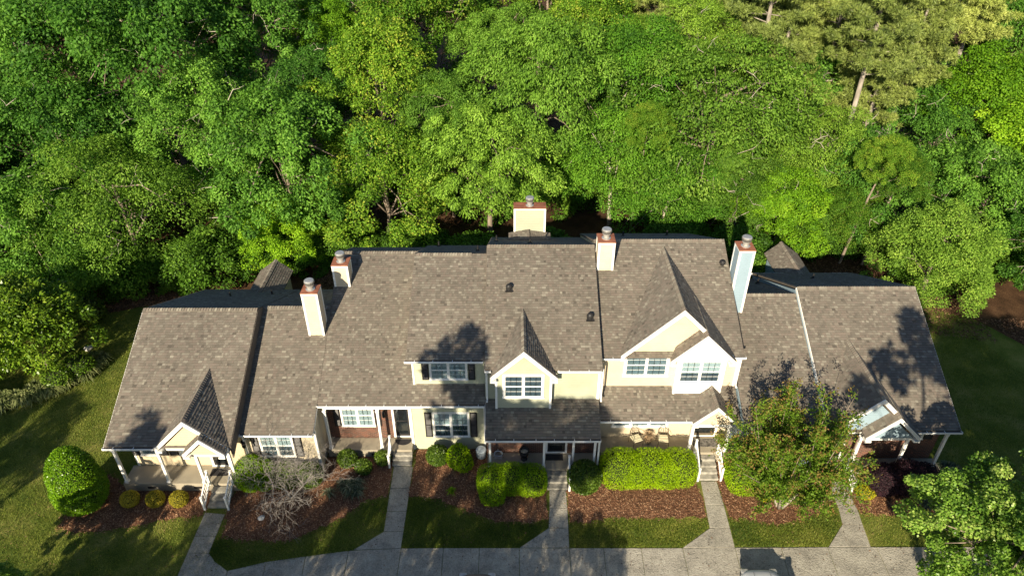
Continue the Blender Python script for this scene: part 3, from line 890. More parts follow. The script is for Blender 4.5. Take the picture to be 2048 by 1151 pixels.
roof_vent(H3, -.15, 29.53, 7.9); roof_vent(H3, 3.89, 28.04, 7.16)
pipe(H3, -.9, 35.2, 7.5); pipe(H3, 1.0, 33.4, 8.4)

# ------------------------------------------------------------------ townhouse 4 : peach with big gable
H4 = thing('townhouse', 'peach townhouse with large double front gable and sunny porch', 'townhouse', (8, 26, 0), 'attached townhouses in one row')
EP5, E5, R5, K5 = (25.25, 2.95), (26.6, 5.88), (32.7, 8.95), (39.6, 5.4)
body(H4, 4.42, 11.36, [(26.86, 0), (26.86, 5.85), (32.7, 8.8), (39.3, 5.45), (39.3, 0)], M['peach'])
B().box(4.43, 11.35, 26.3, 26.85, .5, 3.4).obj('wall', M['peach'], H4)
B().xz([(5.6, 5.8), (8.12, 8.3), (10.65, 5.8)], 26.84, 27.6).obj('gable_wall', M['peach'], H4)
bw = B(); bw.box(8.16, 10.56, 26.48, 26.855, 3.5, 5.9); bw.xz([(7.95, 5.9), (9.3, 7.3), (10.65, 5.9)], 26.482, 26.83)
bw.obj('bay_wall', M['white'], H4)
rf = Roof(H4)
main_roof(rf, 4.4, 11.43, E5, R5, K5)
PL5 = (26.6, 5.88, .5)
gable(rf, 8.12, 2.77, 5.99, 26.55, PL5)
gable(rf, 9.3, 1.59, 5.985, 26.12, (25.75, 5.85, .5))
rf.done()
rf = Roof(H4, 'porch_roof')
rf.slope([(4.38, 25.25, 2.95), (11.4, 25.25, 2.95), (11.4, 26.84, 3.745), (4.38, 26.84, 3.745)])
gable(rf, 10.08, 1.1, 2.97, 24.95, (25.25, 2.95, .5))
rf.done()
rake_edge(H4, 11.43, E5, R5, K5, .03, .2, 'deck')
gutter(H4, 4.45, 5.4, 26.6, 5.88); fascia(H4, 4.45, 5.4, 26.6, 5.88); gutter(H4, 4.4, 9.0, 25.25, 2.95); fascia(H4, 4.4, 9.0, 25.25, 2.95)
gutter(H4, 10.9, 11.5, 26.6, 5.95)
rake_boards(H4, [(5.35, 5.98), (8.12, 8.75), (10.89, 5.98)], 26.49, 26.55, .2)
rake_boards(H4, [(7.71, 5.975), (9.3, 7.565), (10.89, 5.975)], 26.06, 26.12, .17)
rake_boards(H4, [(8.98, 2.96), (10.08, 4.06), (11.18, 2.96)], 24.9, 24.95, .16)
B().xz([(9.15, 2.85), (10.08, 3.75), (11.0, 2.85)], 25.0, 25.06).obj('gable_wall', M['peach'], H4)
trim(H4, 8.2, 26.48, 3.5, 5.8); trim(H4, 10.52, 26.48, 3.5, 5.8); trim(H4, 11.3, 26.86, 3.6, 5.7)
window(H4, 5.6, 7.86, 4.4, 5.94, 26.86, 'shade', 2, None, .13)
window(H4, 8.26, 10.46, 4.3, 5.8, 26.48, 'half', 2, None, .13)
window(H4, 5.2, 8.15, 1.4, 2.75, 26.3, 'shade', 3, None, .11)
door(H4, 9.45, 10.75, .78, 2.85, 26.3)
B().box(9.56, 10.62, 26.24, 26.258, .84, 1.0).obj('door_reflection', M['iron'], H4)  # tan strip at the door foot, coloured to stand for a reflection
B().box(4.45, 11.3, 25.38, 25.5, 2.55, 2.78).obj('porch_beam', M['white'], H4)
B().box(9.0, 11.16, 25.06, 25.18, 2.6, 2.86).obj('porch_beam', M['white'], H4)
B().box(4.45, 11.3, 25.51, 26.29, 2.76, 2.8).obj('porch_ceiling', M['white'], H4)
B().box(4.42, 11.3, 25.15, 26.29, 0, .7).obj('porch_slab', M['porchslab'], H4, bevel=.02)
for x in (9.14, 10.98): post(H4, x, 25.3, .7, 2.6, .15)
steps(H4, 9.5, 10.45, 25.12, 23.9, .7, 4)
railing(H4, 9.4, 25.1, 23.88, .7, 7); railing(H4, 10.56, 25.1, 23.88, .7, 7)
chimney(H4, 4.46, 5.3, 31.0, 31.9, 7.6, 9.78, M['peach'])
roof_vent(H4, 11.1, 31.3, 8.22)
pipe(H4, 6.6, 36.2, 7.2); pipe(H4, 9.4, 37.0, 6.8)
downspout(H4, 11.36, 26.8, 3.9, 5.8)

# ------------------------------------------------------------------ townhouse 5 : right end, blue and brick
H5 = thing('townhouse', 'light blue and brick end townhouse on the right behind the crape myrtle', 'townhouse', (17, 25, 0), 'attached townhouses in one row')
E6, R6, K6 = (24.5, 2.95), (31.3, 6.36), (37.4, 3.3)
E7, R7, K7 = (24.3, 3.15), (31.45, 6.72), (37.75, 3.55)
body(H5, 11.46, 15.4, [(24.9, 0), (24.9, 3.0), (31.3, 6.2), (37.2, 3.25), (37.2, 0)], M['blue'])
body(H5, 15.41, 21.55, [(25.1, 0), (25.1, 3.4), (31.45, 6.55), (37.5, 3.5), (37.5, 0)], M['blue'])
B().box(15.42, 21.5, 25.0, 25.09, .45, 3.35).obj('wall', M['brick'], H5)['label'] = 'red brick porch wall'
rf = Roof(H5)
main_roof(rf, 11.46, 15.44, E6, R6, K6)
main_roof(rf, 15.45, 21.85, E7, R7, K7)
PL7 = (24.3, 3.15, .5)
gable(rf, 17.48, 2.13, 3.2, 24.2, PL7)
gable(rf, 18.29, 1.32, 3.205, 23.76, (24.0, 3.1, .5))
rf.slope([(17.15, 40.7, 3.25), (17.15, 36.6, 3.25), (18.25, 36.2, 3.95), (18.25, 41.0, 3.95)], .07)
rf.slope([(19.35, 36.6, 3.25), (19.35, 40.7, 3.25), (18.25, 41.0, 3.95), (18.25, 36.2, 3.95)], .07)
rf.ridge((18.25, 36.6, 3.95), (18.25, 41.0, 3.95), (-1, 0, -.65), (1, 0, -.65))
rf.done()
B().box(17.35, 19.15, 37.5, 40.5, 0, 3.15).obj('rear_wing', M['blue'], H5)
rake_edge(H5, 21.85, E7, R7, K7); rake_edge(H5, 15.45, E7, R7, (31.5, 6.7), .03, .34); rake_edge(H5, 11.47, (26.6, 3.98), R6, K6, .02, .1, 'black')
gutter(H5, 11.5, 15.4, 24.5, 2.95); gutter(H5, 19.65, 21.9, 24.3, 3.15); fascia(H5, 19.6, 21.85, 24.3, 3.15)
gb = B(); gb.box(11.5, 21.8, 37.77, 37.88, 3.3, 3.5); gb.obj('gutter', M['gutter'], H5)
rake_boards(H5, [(15.35, 3.19), (17.48, 5.32), (19.61, 3.19)], 24.14, 24.2)
rake_boards(H5, [(16.97, 3.195), (18.29, 4.515), (19.61, 3.195)], 23.7, 23.76, .17)
B().xz([(15.7, 3.05), (17.48, 4.85), (19.3, 3.05)], 24.35, 24.4).obj('gable_wall', M['blue'], H5)
B().xz([(17.25, 3.05), (18.29, 4.1), (19.35, 3.05)], 23.9, 23.95).obj('gable_wall', M['blue'], H5)
B().box(15.45, 21.55, 24.46, 24.6, 2.78, 3.0).obj('porch_beam', M['white'], H5)
B().box(17.05, 19.5, 23.96, 24.1, 2.84, 3.04).obj('porch_beam', M['white'], H5)
B().box(15.45, 21.55, 24.61, 24.99, 2.98, 3.02).obj('porch_ceiling', M['white'], H5)
B().box(15.5, 21.75, 24.25, 24.99, 0, .45).obj('porch_slab', M['porchslab'], H5, bevel=.02)
for x, y in ((17.12, 24.3), (19.45, 24.3), (21.4, 24.45)): post(H5, x, y, .45, 2.8)
window(H5, 19.8, 20.68, 1.85, 2.95, 25.0, 'dark', 1, [(19.36, 19.76), (20.72, 21.16)])
window(H5, 17.6, 18.46, 1.85, 2.95, 25.0, 'dark', 1, [(17.16, 17.56), (18.5, 18.92)])
door(H5, 15.9, 16.9, .5, 2.7, 25.0)
window(H5, 12.3, 14.2, 1.0, 2.6, 24.9, 'half', 2, [(11.9, 12.26), (14.24, 14.6)])
steps(H5, 15.9, 16.8, 24.2, 23.05, .45, 2)
railing(H5, 16.9, 24.2, 23.2, .45)
chimney(H5, 11.52, 12.3, 30.3, 31.2, 5.2, 9.72, M['blue'], label='tall light blue chimney')
pipe(H5, 14.9, 35.3, 4.45); pipe(H5, 18.0, 35.0, 5.0)

# ------------------------------------------------------------------ things on the porches
def doormat(x0, x1, y0, y1, z, m, label, half=False):
    b = B()
    if half:
        c, r = (x0 + x1) / 2, (x1 - x0) / 2
        b.xy([(c + r * math.cos(a), y1 - (y1 - y0) * math.sin(a)) for a in [math.pi * k / 20 for k in range(21)]], z + .002, z + .018)
    else: b.box(x0, x1, y0, y1, z + .002, z + .018)
    tag(b.obj('doormat', M[m]), label, 'doormat')
doormat(-15.15, -14.25, 23.75, 24.2, .55, 'mat_dark', 'dark rectangular doormat on the left end porch')
doormat(-6.2, -5.3, 25.85, 26.25, .5, 'mat_dark', 'black half moon doormat on the brick yellow house porch', True)
doormat(1.72, 2.62, 24.75, 25.15, .55, 'mat_dark', 'black rectangular doormat on the shaded brick porch')
doormat(9.45, 10.7, 25.55, 26.1, .7, 'mat_grey', 'grey patterned doormat on the sunny peach house porch')

def patio_chair(x, y, z, rot, label):
    r = thing('patio_chair', label, 'chair', (0, 0, 0), 'metal patio chairs on the peach porch')
    a = B()
    sx, sd, sh = .26, .25, .42
    b = B()
    for k in range(5): b.box(-sx + .01, sx - .01, -sd + k * .1, -sd + k * .1 + .085, sh, sh + .05 + .012 * (k % 2))
    b.obj('seat', M['cushion'], r, bevel=.015)
    f = B(); f.tube([(-sx, -sd, sh), (sx, -sd, sh), (sx, sd, sh), (-sx, sd, sh), (-sx, -sd, sh)], .014, 6); f.obj('seat_frame', M['iron'], r)
    for lx, ly in ((-sx, -sd), (sx, -sd), (-sx, sd), (sx, sd)):
        B().tube([(lx, ly, sh), (lx * 1.06, ly * 1.1, 0)], .014, 6).obj('leg', M['iron'], r)
    bk = B(); arc = [(sx * math.cos(t), sd + .06 * math.sin(t), sh + .1 + .48 * math.sin(t)) for t in [math.pi * k / 14 for k in range(15)]]
    bk.tube([(sx, sd, sh)] + arc + [(-sx, sd, sh)], .016, 6)
    for k in (-.14, 0, .14): bk.tube([(k, sd, sh + .05), (k * .5, sd + .05, sh + .54)], .009, 5)
    bk.tube([(-sx * .9, sd + .02, sh + .25), (0, sd + .04, sh + .33), (sx * .9, sd + .02, sh + .25)], .009, 5)
    bk.obj('backrest', M['iron'], r)
    for s in (-1, 1):
        B().tube([(s * sx, sd, sh + .26), (s * sx * 1.1, 0, sh + .25), (s * sx * 1.1, -sd, sh + .2), (s * sx, -sd, sh)], .014, 6).obj('armrest', M['iron'], r)
    for o in r.children: o.matrix_parent_inverse = Matrix.Identity(4)
    r.location = (x, y, z); r.rotation_euler = (0, 0, rot)
patio_chair(6.45, 25.72, .7, .35, 'bronze patio chair with striped cushion on the left of the plant')
patio_chair(7.85, 25.72, .7, -.08, 'bronze patio chair with plain cushion on the right of the plant')

def tuft(name, parent, x, y, z, n, h, spread, m, wd=.012, droop=.5):
    v, q, t = [], [], []
    for k in range(n):
        a = RNG.uniform(0, 2 * math.pi); s = RNG.uniform(.1, 1) * spread; hh = h * RNG.uniform(.6, 1.1)
        d = np.array([math.cos(a), math.sin(a), 0]); pz = np.array([-d[1], d[0], 0])
        b0 = np.array([x, y, z]) + d * spread * .08
        p = [b0, b0 + d * s * .35 + np.array([0, 0, hh * .8]), b0 + d * s + np.array([0, 0, hh * (1 - droop * s / max(spread, .01))])]
        w_ = [wd, wd, wd * .2]
        base = len(v)
        for pp, ww in zip(p, w_): v += [pp - pz * ww, pp + pz * ww]
        q += [(base, base + 1, base + 3, base + 2), (base + 2, base + 3, base + 5, base + 4)]
        tt = RNG.uniform(0, 1); t += [tt, tt]
    return link(name, np_mesh(name, np.array(v), np.array(q), np.array(t), m), parent)

pl = thing('potted_plant', 'dry brown plant in a small pot between the two patio chairs', 'plant', (7.12, 25.85, .7))
B().lathe(7.12, 25.85, [(.13, .7), (.2, .95), (.21, 1.0), (.17, 1.0), (.16, .97)]).obj('pot', M['drygrass'], pl)
tuft('stems', pl, 7.12, 25.85, .97, 160, .55, .38, M['drygrass'], .012)
pl = thing('planter', 'round white planter with wilted plants beside the peach house door', 'planter', (10.95, 25.75, .7))
B().lathe(10.9, 25.75, [(.18, .7), (.27, 1.1), (.3, 1.18), (.26, 1.19), (.24, 1.12)]).obj('pot', M['terracotta'], pl)
tuft('stems', pl, 10.9, 25.75, 1.12, 120, .18, .24, M['drygrass'], .014)
ur = thing('urn', 'tall black urn on the shaded brick porch', 'urn', (.62, 24.85, .55))
B().lathe(.62, 24.85, [(.17, .55), (.17, .6), (.1, .66), (.2, .85), (.24, 1.02), (.2, 1.13), (.26, 1.18), (.26, 1.21), (.21, 1.2), (.19, 1.08)]).obj('bowl', M['black'], ur, smooth=False)
B().lathe(.62, 24.85, [(.19, 1.08), (.19, 1.09)]).obj('soil', M['metal'], ur)
hr = thing('hose_reel', 'small grey hose reel at the left end of the brick porch', 'hose reel', (-.7, 25.0, .55))
B().tube([(-.7 + .2 * math.cos(a), 24.98 + .02 * math.sin(a * 3), .8 + .2 * math.sin(a)) for a in [k * .4 for k in range(48)]], .022, 6).obj('hose', M['drum'], hr)
fr = B(); fr.tube([(-.95, 25.05, .55), (-.72, 25.05, 1.05), (-.45, 25.05, .55)], .02, 6); fr.box(-.9, -.5, 24.85, 25.1, .55, .6); fr.obj('frame', M['metal'], hr)
dr = thing('utility_drum', 'pale blue grey round drum by the corner of the yellow house', 'drum', (-1.62, 25.55, 0))
B().lathe(-1.62, 25.55, [(.25, 0), (.27, .08), (.26, .4), (.28, .44), (.28, .48)], 20).obj('barrel', M['drum'], dr)
B().lathe(-1.62, 25.55, [(.27, .48), (.25, .53), (.06, .56)], 20).obj('lid', M['drum'], dr)

def rock(x, y, s, label):
    b = bmesh.new(); bmesh.ops.create_icosphere(b, subdivisions=2, radius=s)
    for v in b.verts: v.co = v.co * random.uniform(.8, 1.15); v.co.z *= .6
    me = bpy.data.meshes.new('rock'); b.to_mesh(me); b.free(); me.materials.append(M['rock'])
    o = link('rock', me, None, 0, (x, y, s * .35)); tag(o, label, 'rock')
rock(-12.02, 21.6, .16, 'small white rock in the shaded mulch bed')
rock(-26.7, 34.4, .26, 'pale rock behind the grass border on the left')

# ------------------------------------------------------------------ cars nosing in at the bottom edge
def car(x, y, col, label):
    r = thing('parked_car', label, 'car', (x, y - 2.2, 0), 'cars parked nose in at the kerb')
    paint = mat('car_paint', col, .25, .03, 2, 0, 40, .6)
    prof = [(0, .35), (.0, .68), (.1, .80), (.45, .92), (1.15, 1.0), (1.9, 1.42), (2.5, 1.5), (3.4, 1.46), (4.1, 1.1), (4.5, 1.0), (4.55, .35)]
    b = bmesh.new()
    rows = []
    for k in range(-6, 7):
        u = k / 6.0
        wx = .9 * math.copysign(abs(u) ** .8, u)
        rows.append([b.verts.new((x + wx * (1 - .12 * max(0, z - .9)), y - (d + .28 * abs(u) ** 3 * (1 if d < 1 else 0)), z - .10 * abs(u) ** 4 * (z > .6))) for d, z in prof])
    for r0, r1 in zip(rows, rows[1:]):
        for i in range(len(prof) - 1): b.faces.new((r0[i], r0[i + 1], r1[i + 1], r1[i]))
        b.faces.new((r0[-1], r0[0], r1[0], r1[-1]))
    b.faces.new(rows[0]); b.faces.new(rows[-1][::-1])
    bmesh.ops.recalc_face_normals(b, faces=b.faces)
    me = bpy.data.meshes.new('body'); b.to_mesh(me); b.free(); me.materials.append(paint)
    me.polygons.foreach_set('use_smooth', [True] * len(me.polygons))
    bo = link('body', me, r)
    m_ = bo.modifiers.new('sub', 'SUBSURF'); m_.levels = 1; m_.render_levels = 2
    g = B(); g.face([(x - .66, y - 1.2, 1.06), (x + .66, y - 1.2, 1.06), (x + .6, y - 1.86, 1.42), (x - .6, y - 1.86, 1.42)]); g.obj('windscreen', M['darkdoor'], r)
    gr = B(); gr.face([(x - .58, y - 3.5, 1.40), (x + .58, y - 3.5, 1.40), (x + .66, y - 4.02, 1.16), (x - .66, y - 4.02, 1.16)]); gr.obj('rear_window', M['darkdoor'], r)
    for s in (-1, 1):
        sw = B()
        for d0, d1 in ((1.75, 2.55), (2.62, 3.45)):
            lo, hi = 1.02, 1.30
            sw.prism([(x + s * .905, y - d0, lo), (x + s * .905, y - d1, lo), (x + s * .885, y - d1, hi), (x + s * .885, y - d0 - (.3 if d0 < 2 else 0), hi)],
                     [(x + s * .80, y - d0, lo), (x + s * .80, y - d1, lo), (x + s * .78, y - d1, hi), (x + s * .78, y - d0 - (.3 if d0 < 2 else 0), hi)])
        sw.obj('side_window', M['darkdoor'], r)
        B().box(x + s * .9 - .04, x + s * .9 + .22 * s, y - 1.45, y - 1.3, 1.0, 1.15).obj('mirror', paint, r, bevel=.03)
        B().box(x + s * .62 - .16, x + s * .62 + .16, y - .2, y + .02, .62, .74).obj('headlight', M['metal'], r, bevel=.04)
        hb = B(); hb.box(x + s * .35 - .006, x + s * .35 + .006, y - 1.0, y - .3, .955, .962); hb.obj('hood_crease', M['darkmetal'], r)
        for d in (.85, 3.6):
            wv = B(); wv.tube([(x + s * .66, y - d, .32), (x + s * .88, y - d, .32)], .32, 20); wv.obj('wheel', M['black'], r)
    return r
car(10.75, 18.42, (.62, .63, .62), 'white car parked in the sun at the bottom edge')
car(-1.5, 18.22, (.20, .16, .14), 'bronze brown car parked in the shade at the bottom edge')

# ------------------------------------------------------------------ foliage generators
def unit(a): return a / np.maximum(1e-6, np.linalg.norm(a, axis=1, keepdims=True))

def leaves(P, Nrm, D, ln, wd, fold=.12):
    """pointed leaf quads at P with normal Nrm, growing along D"""
    D = unit(D); Nn = Nrm - (Nrm * D).sum(1, keepdims=True) * D; Nn = unit(Nn)
    S = np.cross(D, Nn)
    ln = ln[:, None]; wd = wd[:, None]
    a = P; c = P + D * ln - Nn * ln * .12
    l = P + D * ln * .45 + S * wd * .5 + Nn * wd * fold; r = P + D * ln * .45 - S * wd * .5 + Nn * wd * fold
    V = np.stack([a, r, c, l], 1).reshape(-1, 3)
    Q = np.arange(len(V)).reshape(-1, 4)
    return V, Q

def crown_mesh(name, m, seed, R=5.0, n_clump=170, per=150, leaf=.26, aspect=.55, rc=(.75, 1.35), flat=1.0, droop=.25, zr=(.85, .95), shape='dome', lobes=.22, fill=.25):
    g = np.random.default_rng(seed)
    u = unit(g.normal(size=(n_clump, 3)))
    u[:, 2] = np.where(u[:, 2] < -.55, -u[:, 2], u[:, 2])
    lob = unit(g.normal(size=(7, 3)))
    f = 1 + lobes * (np.max(u @ lob.T, axis=1) - .75) * 2
    rad = f * np.where(g.random(n_clump) < fill, g.uniform(.3, .75, n_clump), g.uniform(.78, 1.0, n_clump))
    C = u * rad[:, None] * R
    C[:, 2] *= np.where(C[:, 2] > 0, zr[0], zr[1])
    if shape == 'cone': C[:, :2] *= (1.05 - .45 * (C[:, 2:3] / R))
    rcl = g.uniform(rc[0], rc[1], n_clump)
    n = n_clump * per
    ci = np.repeat(np.arange(n_clump), per)
    d = unit(g.normal(size=(n, 3)))
    out = unit(u[ci] * 1.0 + np.array([0, 0, .55]))
    d = unit(d + out * .45)
    rr = rcl[ci] * g.uniform(.35, 1.0, n) ** .5
    off = d * rr[:, None]
    if flat != 1.0:
        ax = unit(u[ci] * .45 + np.array([0, 0, 1.0]))
        off -= ax * ((off * ax).sum(1, keepdims=True)) * (1 - flat)
    P = C[ci] + off
    Nn = unit(d * 1.1 + np.array([0, 0, .3]) + g.normal(size=(n, 3)) * .42)
    D = unit(np.stack([u[ci][:, 0], u[ci][:, 1], np.zeros(n)], 1) * .6 + d * .5 + g.normal(size=(n, 3)) * .6 + np.array([0, 0, -droop * 2]))
    V, Q = leaves(P, Nn, D, leaf * g.uniform(.65, 1.25, n), leaf * aspect * g.uniform(.7, 1.2, n))
    tint = np.clip(g.normal(.46, .18, n) + g.normal(0, .14, n_clump)[ci], 0, 1)
    me = np_mesh(name, V, Q, tint, m)
    return me, C, u

PROTO = {}
def proto(kind):
    if kind in PROTO: return PROTO[kind]
    L = []
    if kind == 'oak': L = [crown_mesh('crown', M['oak'], s, 5, 165, 250, .195, .6, (.45, 1.05), .85, .3, (.85, .95), 'dome', .3) for s in (1, 2, 3)]
    if kind == 'elm': L = [crown_mesh('crown', M['elm'], s, 5, 175, 255, .155, .5, (.7, 1.35), .3, .35, (.8, .95), 'dome', .36) for s in (11, 12)]
    if kind == 'ash': L = [crown_mesh('crown', M['ash'], s, 5, 190, 240, .195, .42, (.4, .95), .7, .45, (.75, .9), 'dome', .2) for s in (21, 22)]
    if kind == 'tip': L = [crown_mesh('crown', M['tip'], s, 5, 170, 235, .185, .6, (.45, 1.0), .9, .2, (.95, .95), 'cone', .32) for s in (31, 32)]
    if kind == 'lime': L = [crown_mesh('crown', M['lime'], 41, 5, 190, 215, .205, .7, (.6, 1.15), .6, .25)]
    if kind == 'beech': L = [crown_mesh('crown', M['beech'], s, 5, 165, 245, .18, .6, (.8, 1.5), .35, .3, (.9, .95), 'dome', .32) for s in (51, 52)]
    if kind == 'dog': L = [crown_mesh('crown', M['dog'], 61, 5, 190, 230, .175, .6, (.6, 1.2), .6, .15)]
    if kind == 'maple': L = [crown_mesh('crown', M['maple'], 71, 5, 250, 300, .155, .8, (.35, .85), .6, .25, (.95, .9), 'dome', .4, .4)]
    if kind == 'sparse': L = [crown_mesh('crown', M['oak'], s, 5, 17, 90, .95, .6, (.8, 1.9), .7, .2, (1.15, .9), 'cone', .6, .35) for s in (101, 102, 103)]
    if kind == 'bush': L = [crown_mesh('crown', M['dull'], s, 5, 120, 190, .40, .6, (.9, 1.7), .9, .2, (.8, .9)) for s in (81, 82)]
    PROTO[kind] = L
    return L

def limbs(b, base, top, C, R, n, r0, g):
    """trunk from base to top, limbs from it into clumps of the crown"""
    base, top = Vector(base), Vector(top)
    pts, rad = [], []
    for k in range(6):
        f = k / 5
        p = base.lerp(top, f) + Vector((g.uniform(-.12, .12), g.uniform(-.12, .12), 0)) * (1 if 0 < k else 0)
        pts.append(p); rad.append(r0 * (1.25 if k == 0 else 1 - .62 * f))
    b.tube(pts, rad, 8)
    pick = g.permutation(len(C))[:n]
    for i in pick:
        q = Vector(C[i])
        s = pts[int(g.integers(2, 6))]
        mid = s.lerp(q, .5) + Vector((0, 0, .12 * (q - s).length))
        rr = r0 * g.uniform(.2, .42)
        b.tube([s, s.lerp(mid, .5) + Vector(g.uniform(-.1, .1, 3)), mid, mid.lerp(q, .5) + Vector(g.uniform(-.15, .15, 3)), q], [rr, rr * .85, rr * .65, rr * .4, rr * .15], 5)
        for _ in range(2):
            j = Vector(C[g.integers(len(C))])
            if (j - q).length < R * .55: b.tube([mid, mid.lerp(j, .5) + Vector(g.uniform(-.2, .2, 3)), j], [rr * .4, rr * .28, rr * .1], 4)

def twigs(b, C, R, n, g):
    """pale dead twigs that poke through the leaves"""
    for i in g.permutation(len(C))[:n]:
        q = Vector(C[i]); d = Vector(g.normal(0, 1, 3) + np.array([0, -.6, .1])).normalized()
        s = q + d * R * .06; m_ = s + d * R * .12 + Vector(g.normal(0, .25, 3)); e = m_ + (d + Vector(g.normal(0, .6, 3))).normalized() * R * .16
        n1 = m_ + (e - m_) * .5 + Vector(g.normal(0, .12, 3))
        b.tube([s, m_, n1, e], [.03, .024, .015, .006], 4)
        b.tube([m_, m_ + Vector(g.normal(0, .3, 3)), m_ + Vector(g.normal(0, .6, 3))], [.016, .01, .005], 3)

COUNT = {}
def tree(name, kind, x, y, zc, R, label, group='trees of the wood behind the houses', bark='bark', lim=16, cat='tree', zsc=1.0):
    L = proto(kind)
    k = COUNT.get(kind, 0); COUNT[kind] = k + 1
    me, C, u = L[k % len(L)]
    s = R / 5.0
    zc = max(zc, R * .78 * zsc)
    root = thing(name, label, cat, (x, y, 0), group)
    g = np.random.default_rng(int(abs(x * 31 + y * 17) * 10))
    rot = g.uniform(0, 6.28)
    o = bpy.data.objects.new('crown', me); COL.objects.link(o); o.parent = root
    o.location = (0, 0, zc); o.rotation_euler = (g.uniform(-.1, .1), g.uniform(-.1, .1), rot); o.scale = (s, s, s * zsc)
    c, sn = math.cos(rot), math.sin(rot)
    W = C * s
    W = np.stack([W[:, 0] * c - W[:, 1] * sn, W[:, 0] * sn + W[:, 1] * c, W[:, 2] * zsc + zc], 1)
    b = B(); limbs(b, (0, 0, -.1), (g.uniform(-.5, .5), g.uniform(-.5, .5), zc + R * .35), W, R, lim, max(.12, .042 * R), g)
    if kind in ('oak', 'elm') and group == 'trees of the wood behind the houses':
        tb = B(); twigs(tb, W, R * .97, 26, g)
        dt = bpy.data.objects.new('dead_twigs', tb.mesh('dead_twigs', M['palebark'], True)); COL.objects.link(dt); dt.parent = root; dt['kind'] = 'stuff'
    t = bpy.data.objects.new('trunk', b.mesh('trunk', M[bark], True)); COL.objects.link(t); t.parent = root
    return root

# ------------------------------------------------------------------ the wood behind
WOOD = [
 ('oak', -33.2, 42, 3.9, 4.8, 'dark oak at the left edge above the magnolia shrub'),
 ('oak', -40.1, 48, 6.4, 5.5, 'dark oak cut by the left edge of the photo'),
 ('elm', -27.1, 43.5, 4.7, 6.0, 'large fine leaved drooping tree behind the left lawn'),
 ('oak', -33.3, 50, 6.8, 5.7, 'green oak in the second row behind the drooping tree'),
 ('oak', -39.4, 58, 11.7, 6.5, 'tall oak near the upper left corner'),
 ('oak', -28.7, 56, 11.8, 7.5, 'very large oak with bare pale limbs, upper left'),
 ('oak', -23.0, 51, 8.4, 4.9, 'rounded oak between the drooping tree and the big oak'),
 ('oak', -16.3, 47, 6.9, 6.0, 'big rounded oak behind the two left chimneys'),
 ('oak', -22.5, 62, 12.2, 6.0, 'oak in the top row left of the bright lime tree'),
 ('lime', -16.2, 64, 11.7, 3.3, 'bright yellow green tree standing high in the top row'),
 ('oak', -15.4, 55, 9.3, 4.0, 'small oak below the bright yellow green tree'),
 ('lime', -16.8, 44, 2.8, 3.0, 'bright low tree beside the left rear roof wing'),
 ('tip', -9.5, 47.5, 4.6, 5.2, 'yellow tipped oak behind the yellow house ridge'),
 ('tip', -10.6, 55, 9.3, 5.6, 'tall yellow tipped oak left of the pale green crown'),
 ('tip', -7.9, 66, 12.1, 6.4, 'yellow tipped oak at the top centre left'),
 ('ash', -1.7, 48.5, 6.2, 5.6, 'broad green tree behind the wide rear chimney'),
 ('ash', 2.2, 54, 10.1, 6.6, 'large pale green domed tree at the centre of the wood'),
 ('ash', -.6, 63, 10.2, 5.3, 'pale green tree behind the central domed crown'),
 ('ash', -4.8, 52, 8.4, 4.2, 'pale green crown left of the central dome'),
 ('beech', 8.0, 50.5, 5.6, 4.4, 'layered green beech with pale trunk right of the rear chimney'),
 ('beech', 9.5, 56, 9.8, 5.2, 'tall layered beech right of the central dome'),
 ('tip', 7.6, 66, 11.2, 5.0, 'yellow tipped tree at the top centre right'),
 ('elm', 15.4, 52, 7.6, 7.6, 'huge fine leaved spreading tree behind the peach house'),
 ('beech', 11.8, 48.5, 3.6, 4.2, 'low beech behind the peach house ridge'),
 ('elm', 17.2, 49, 3.4, 4.3, 'drooping tree behind the blue chimney'),
 ('lime', 20.3, 47, 3.0, 3.6, 'bright lime tree beside the right rear roof wing'),
 ('elm', 15.5, 61, 11.1, 5.0, 'fine leaved tree in front of the leftmost pines'),
 ('elm', 24.2, 51, 5.1, 4.7, 'fine leaved tree under the pines'),
 ('oak', 27.5, 48, 4.4, 4.5, 'green oak right of the thin leaning trunks'),
 ('tip', 25.2, 46, 3.0, 2.6, 'small thin yellow green tree among leaning trunks'),
 ('dog', 28.6, 40.2, 3.2, 4.0, 'pale dogwood leaning over the right end roof'),
 ('oak', 35.3, 47, 4.2, 4.9, 'green oak near the right edge'),
 ('lime', 38.3, 56, 8.6, 4.5, 'bright lime tree at the upper right'),
 ('lime', 39.8, 50, 6.0, 4.6, 'yellow green tree cut by the right edge'),
 ('oak', 37.4, 41, 3.4, 3.8, 'dark tree at the right edge above the side lawn'),
 ('oak', 34.6, 55, 5.6, 4.6, 'dark green tree between the pines and the lime tree'),
 ('oak', 46.4, 70, 10.2, 6.3, 'tall dark tree in the upper right corner'),
 ('oak', 25.0, 62, 7.4, 4.9, 'dark oak showing between the pine trunks'),
 ('oak', -41.6, 70, 12.5, 7.6, 'farthest large oak in the upper left corner'),
 ('oak', -30.2, 74, 12.5, 7.5, 'farthest oak along the top edge, left'),
 ('oak', -39.1, 41, 4.0, 4.6, 'dark low oak at the far left beside the lawn'),
 ('oak', -15.5, 76, 13.1, 6.6, 'farthest oak behind the bright lime tree'),
 ('tip', 3.8, 75, 13.0, 6.5, 'farthest yellow tipped tree along the top edge, centre'),
 ('oak', -46.4, 58, 8.8, 6.3, 'oak beyond the left edge in the second row'),
 ('oak', 22, 76, 11.5, 6.5, 'farthest oak behind the pines'),
 ('oak', 34, 80, 12, 7, 'farthest oak behind the right pines'),
 ('oak', -3, 84, 13, 7, 'farthest dark oak behind the central crowns'),
]
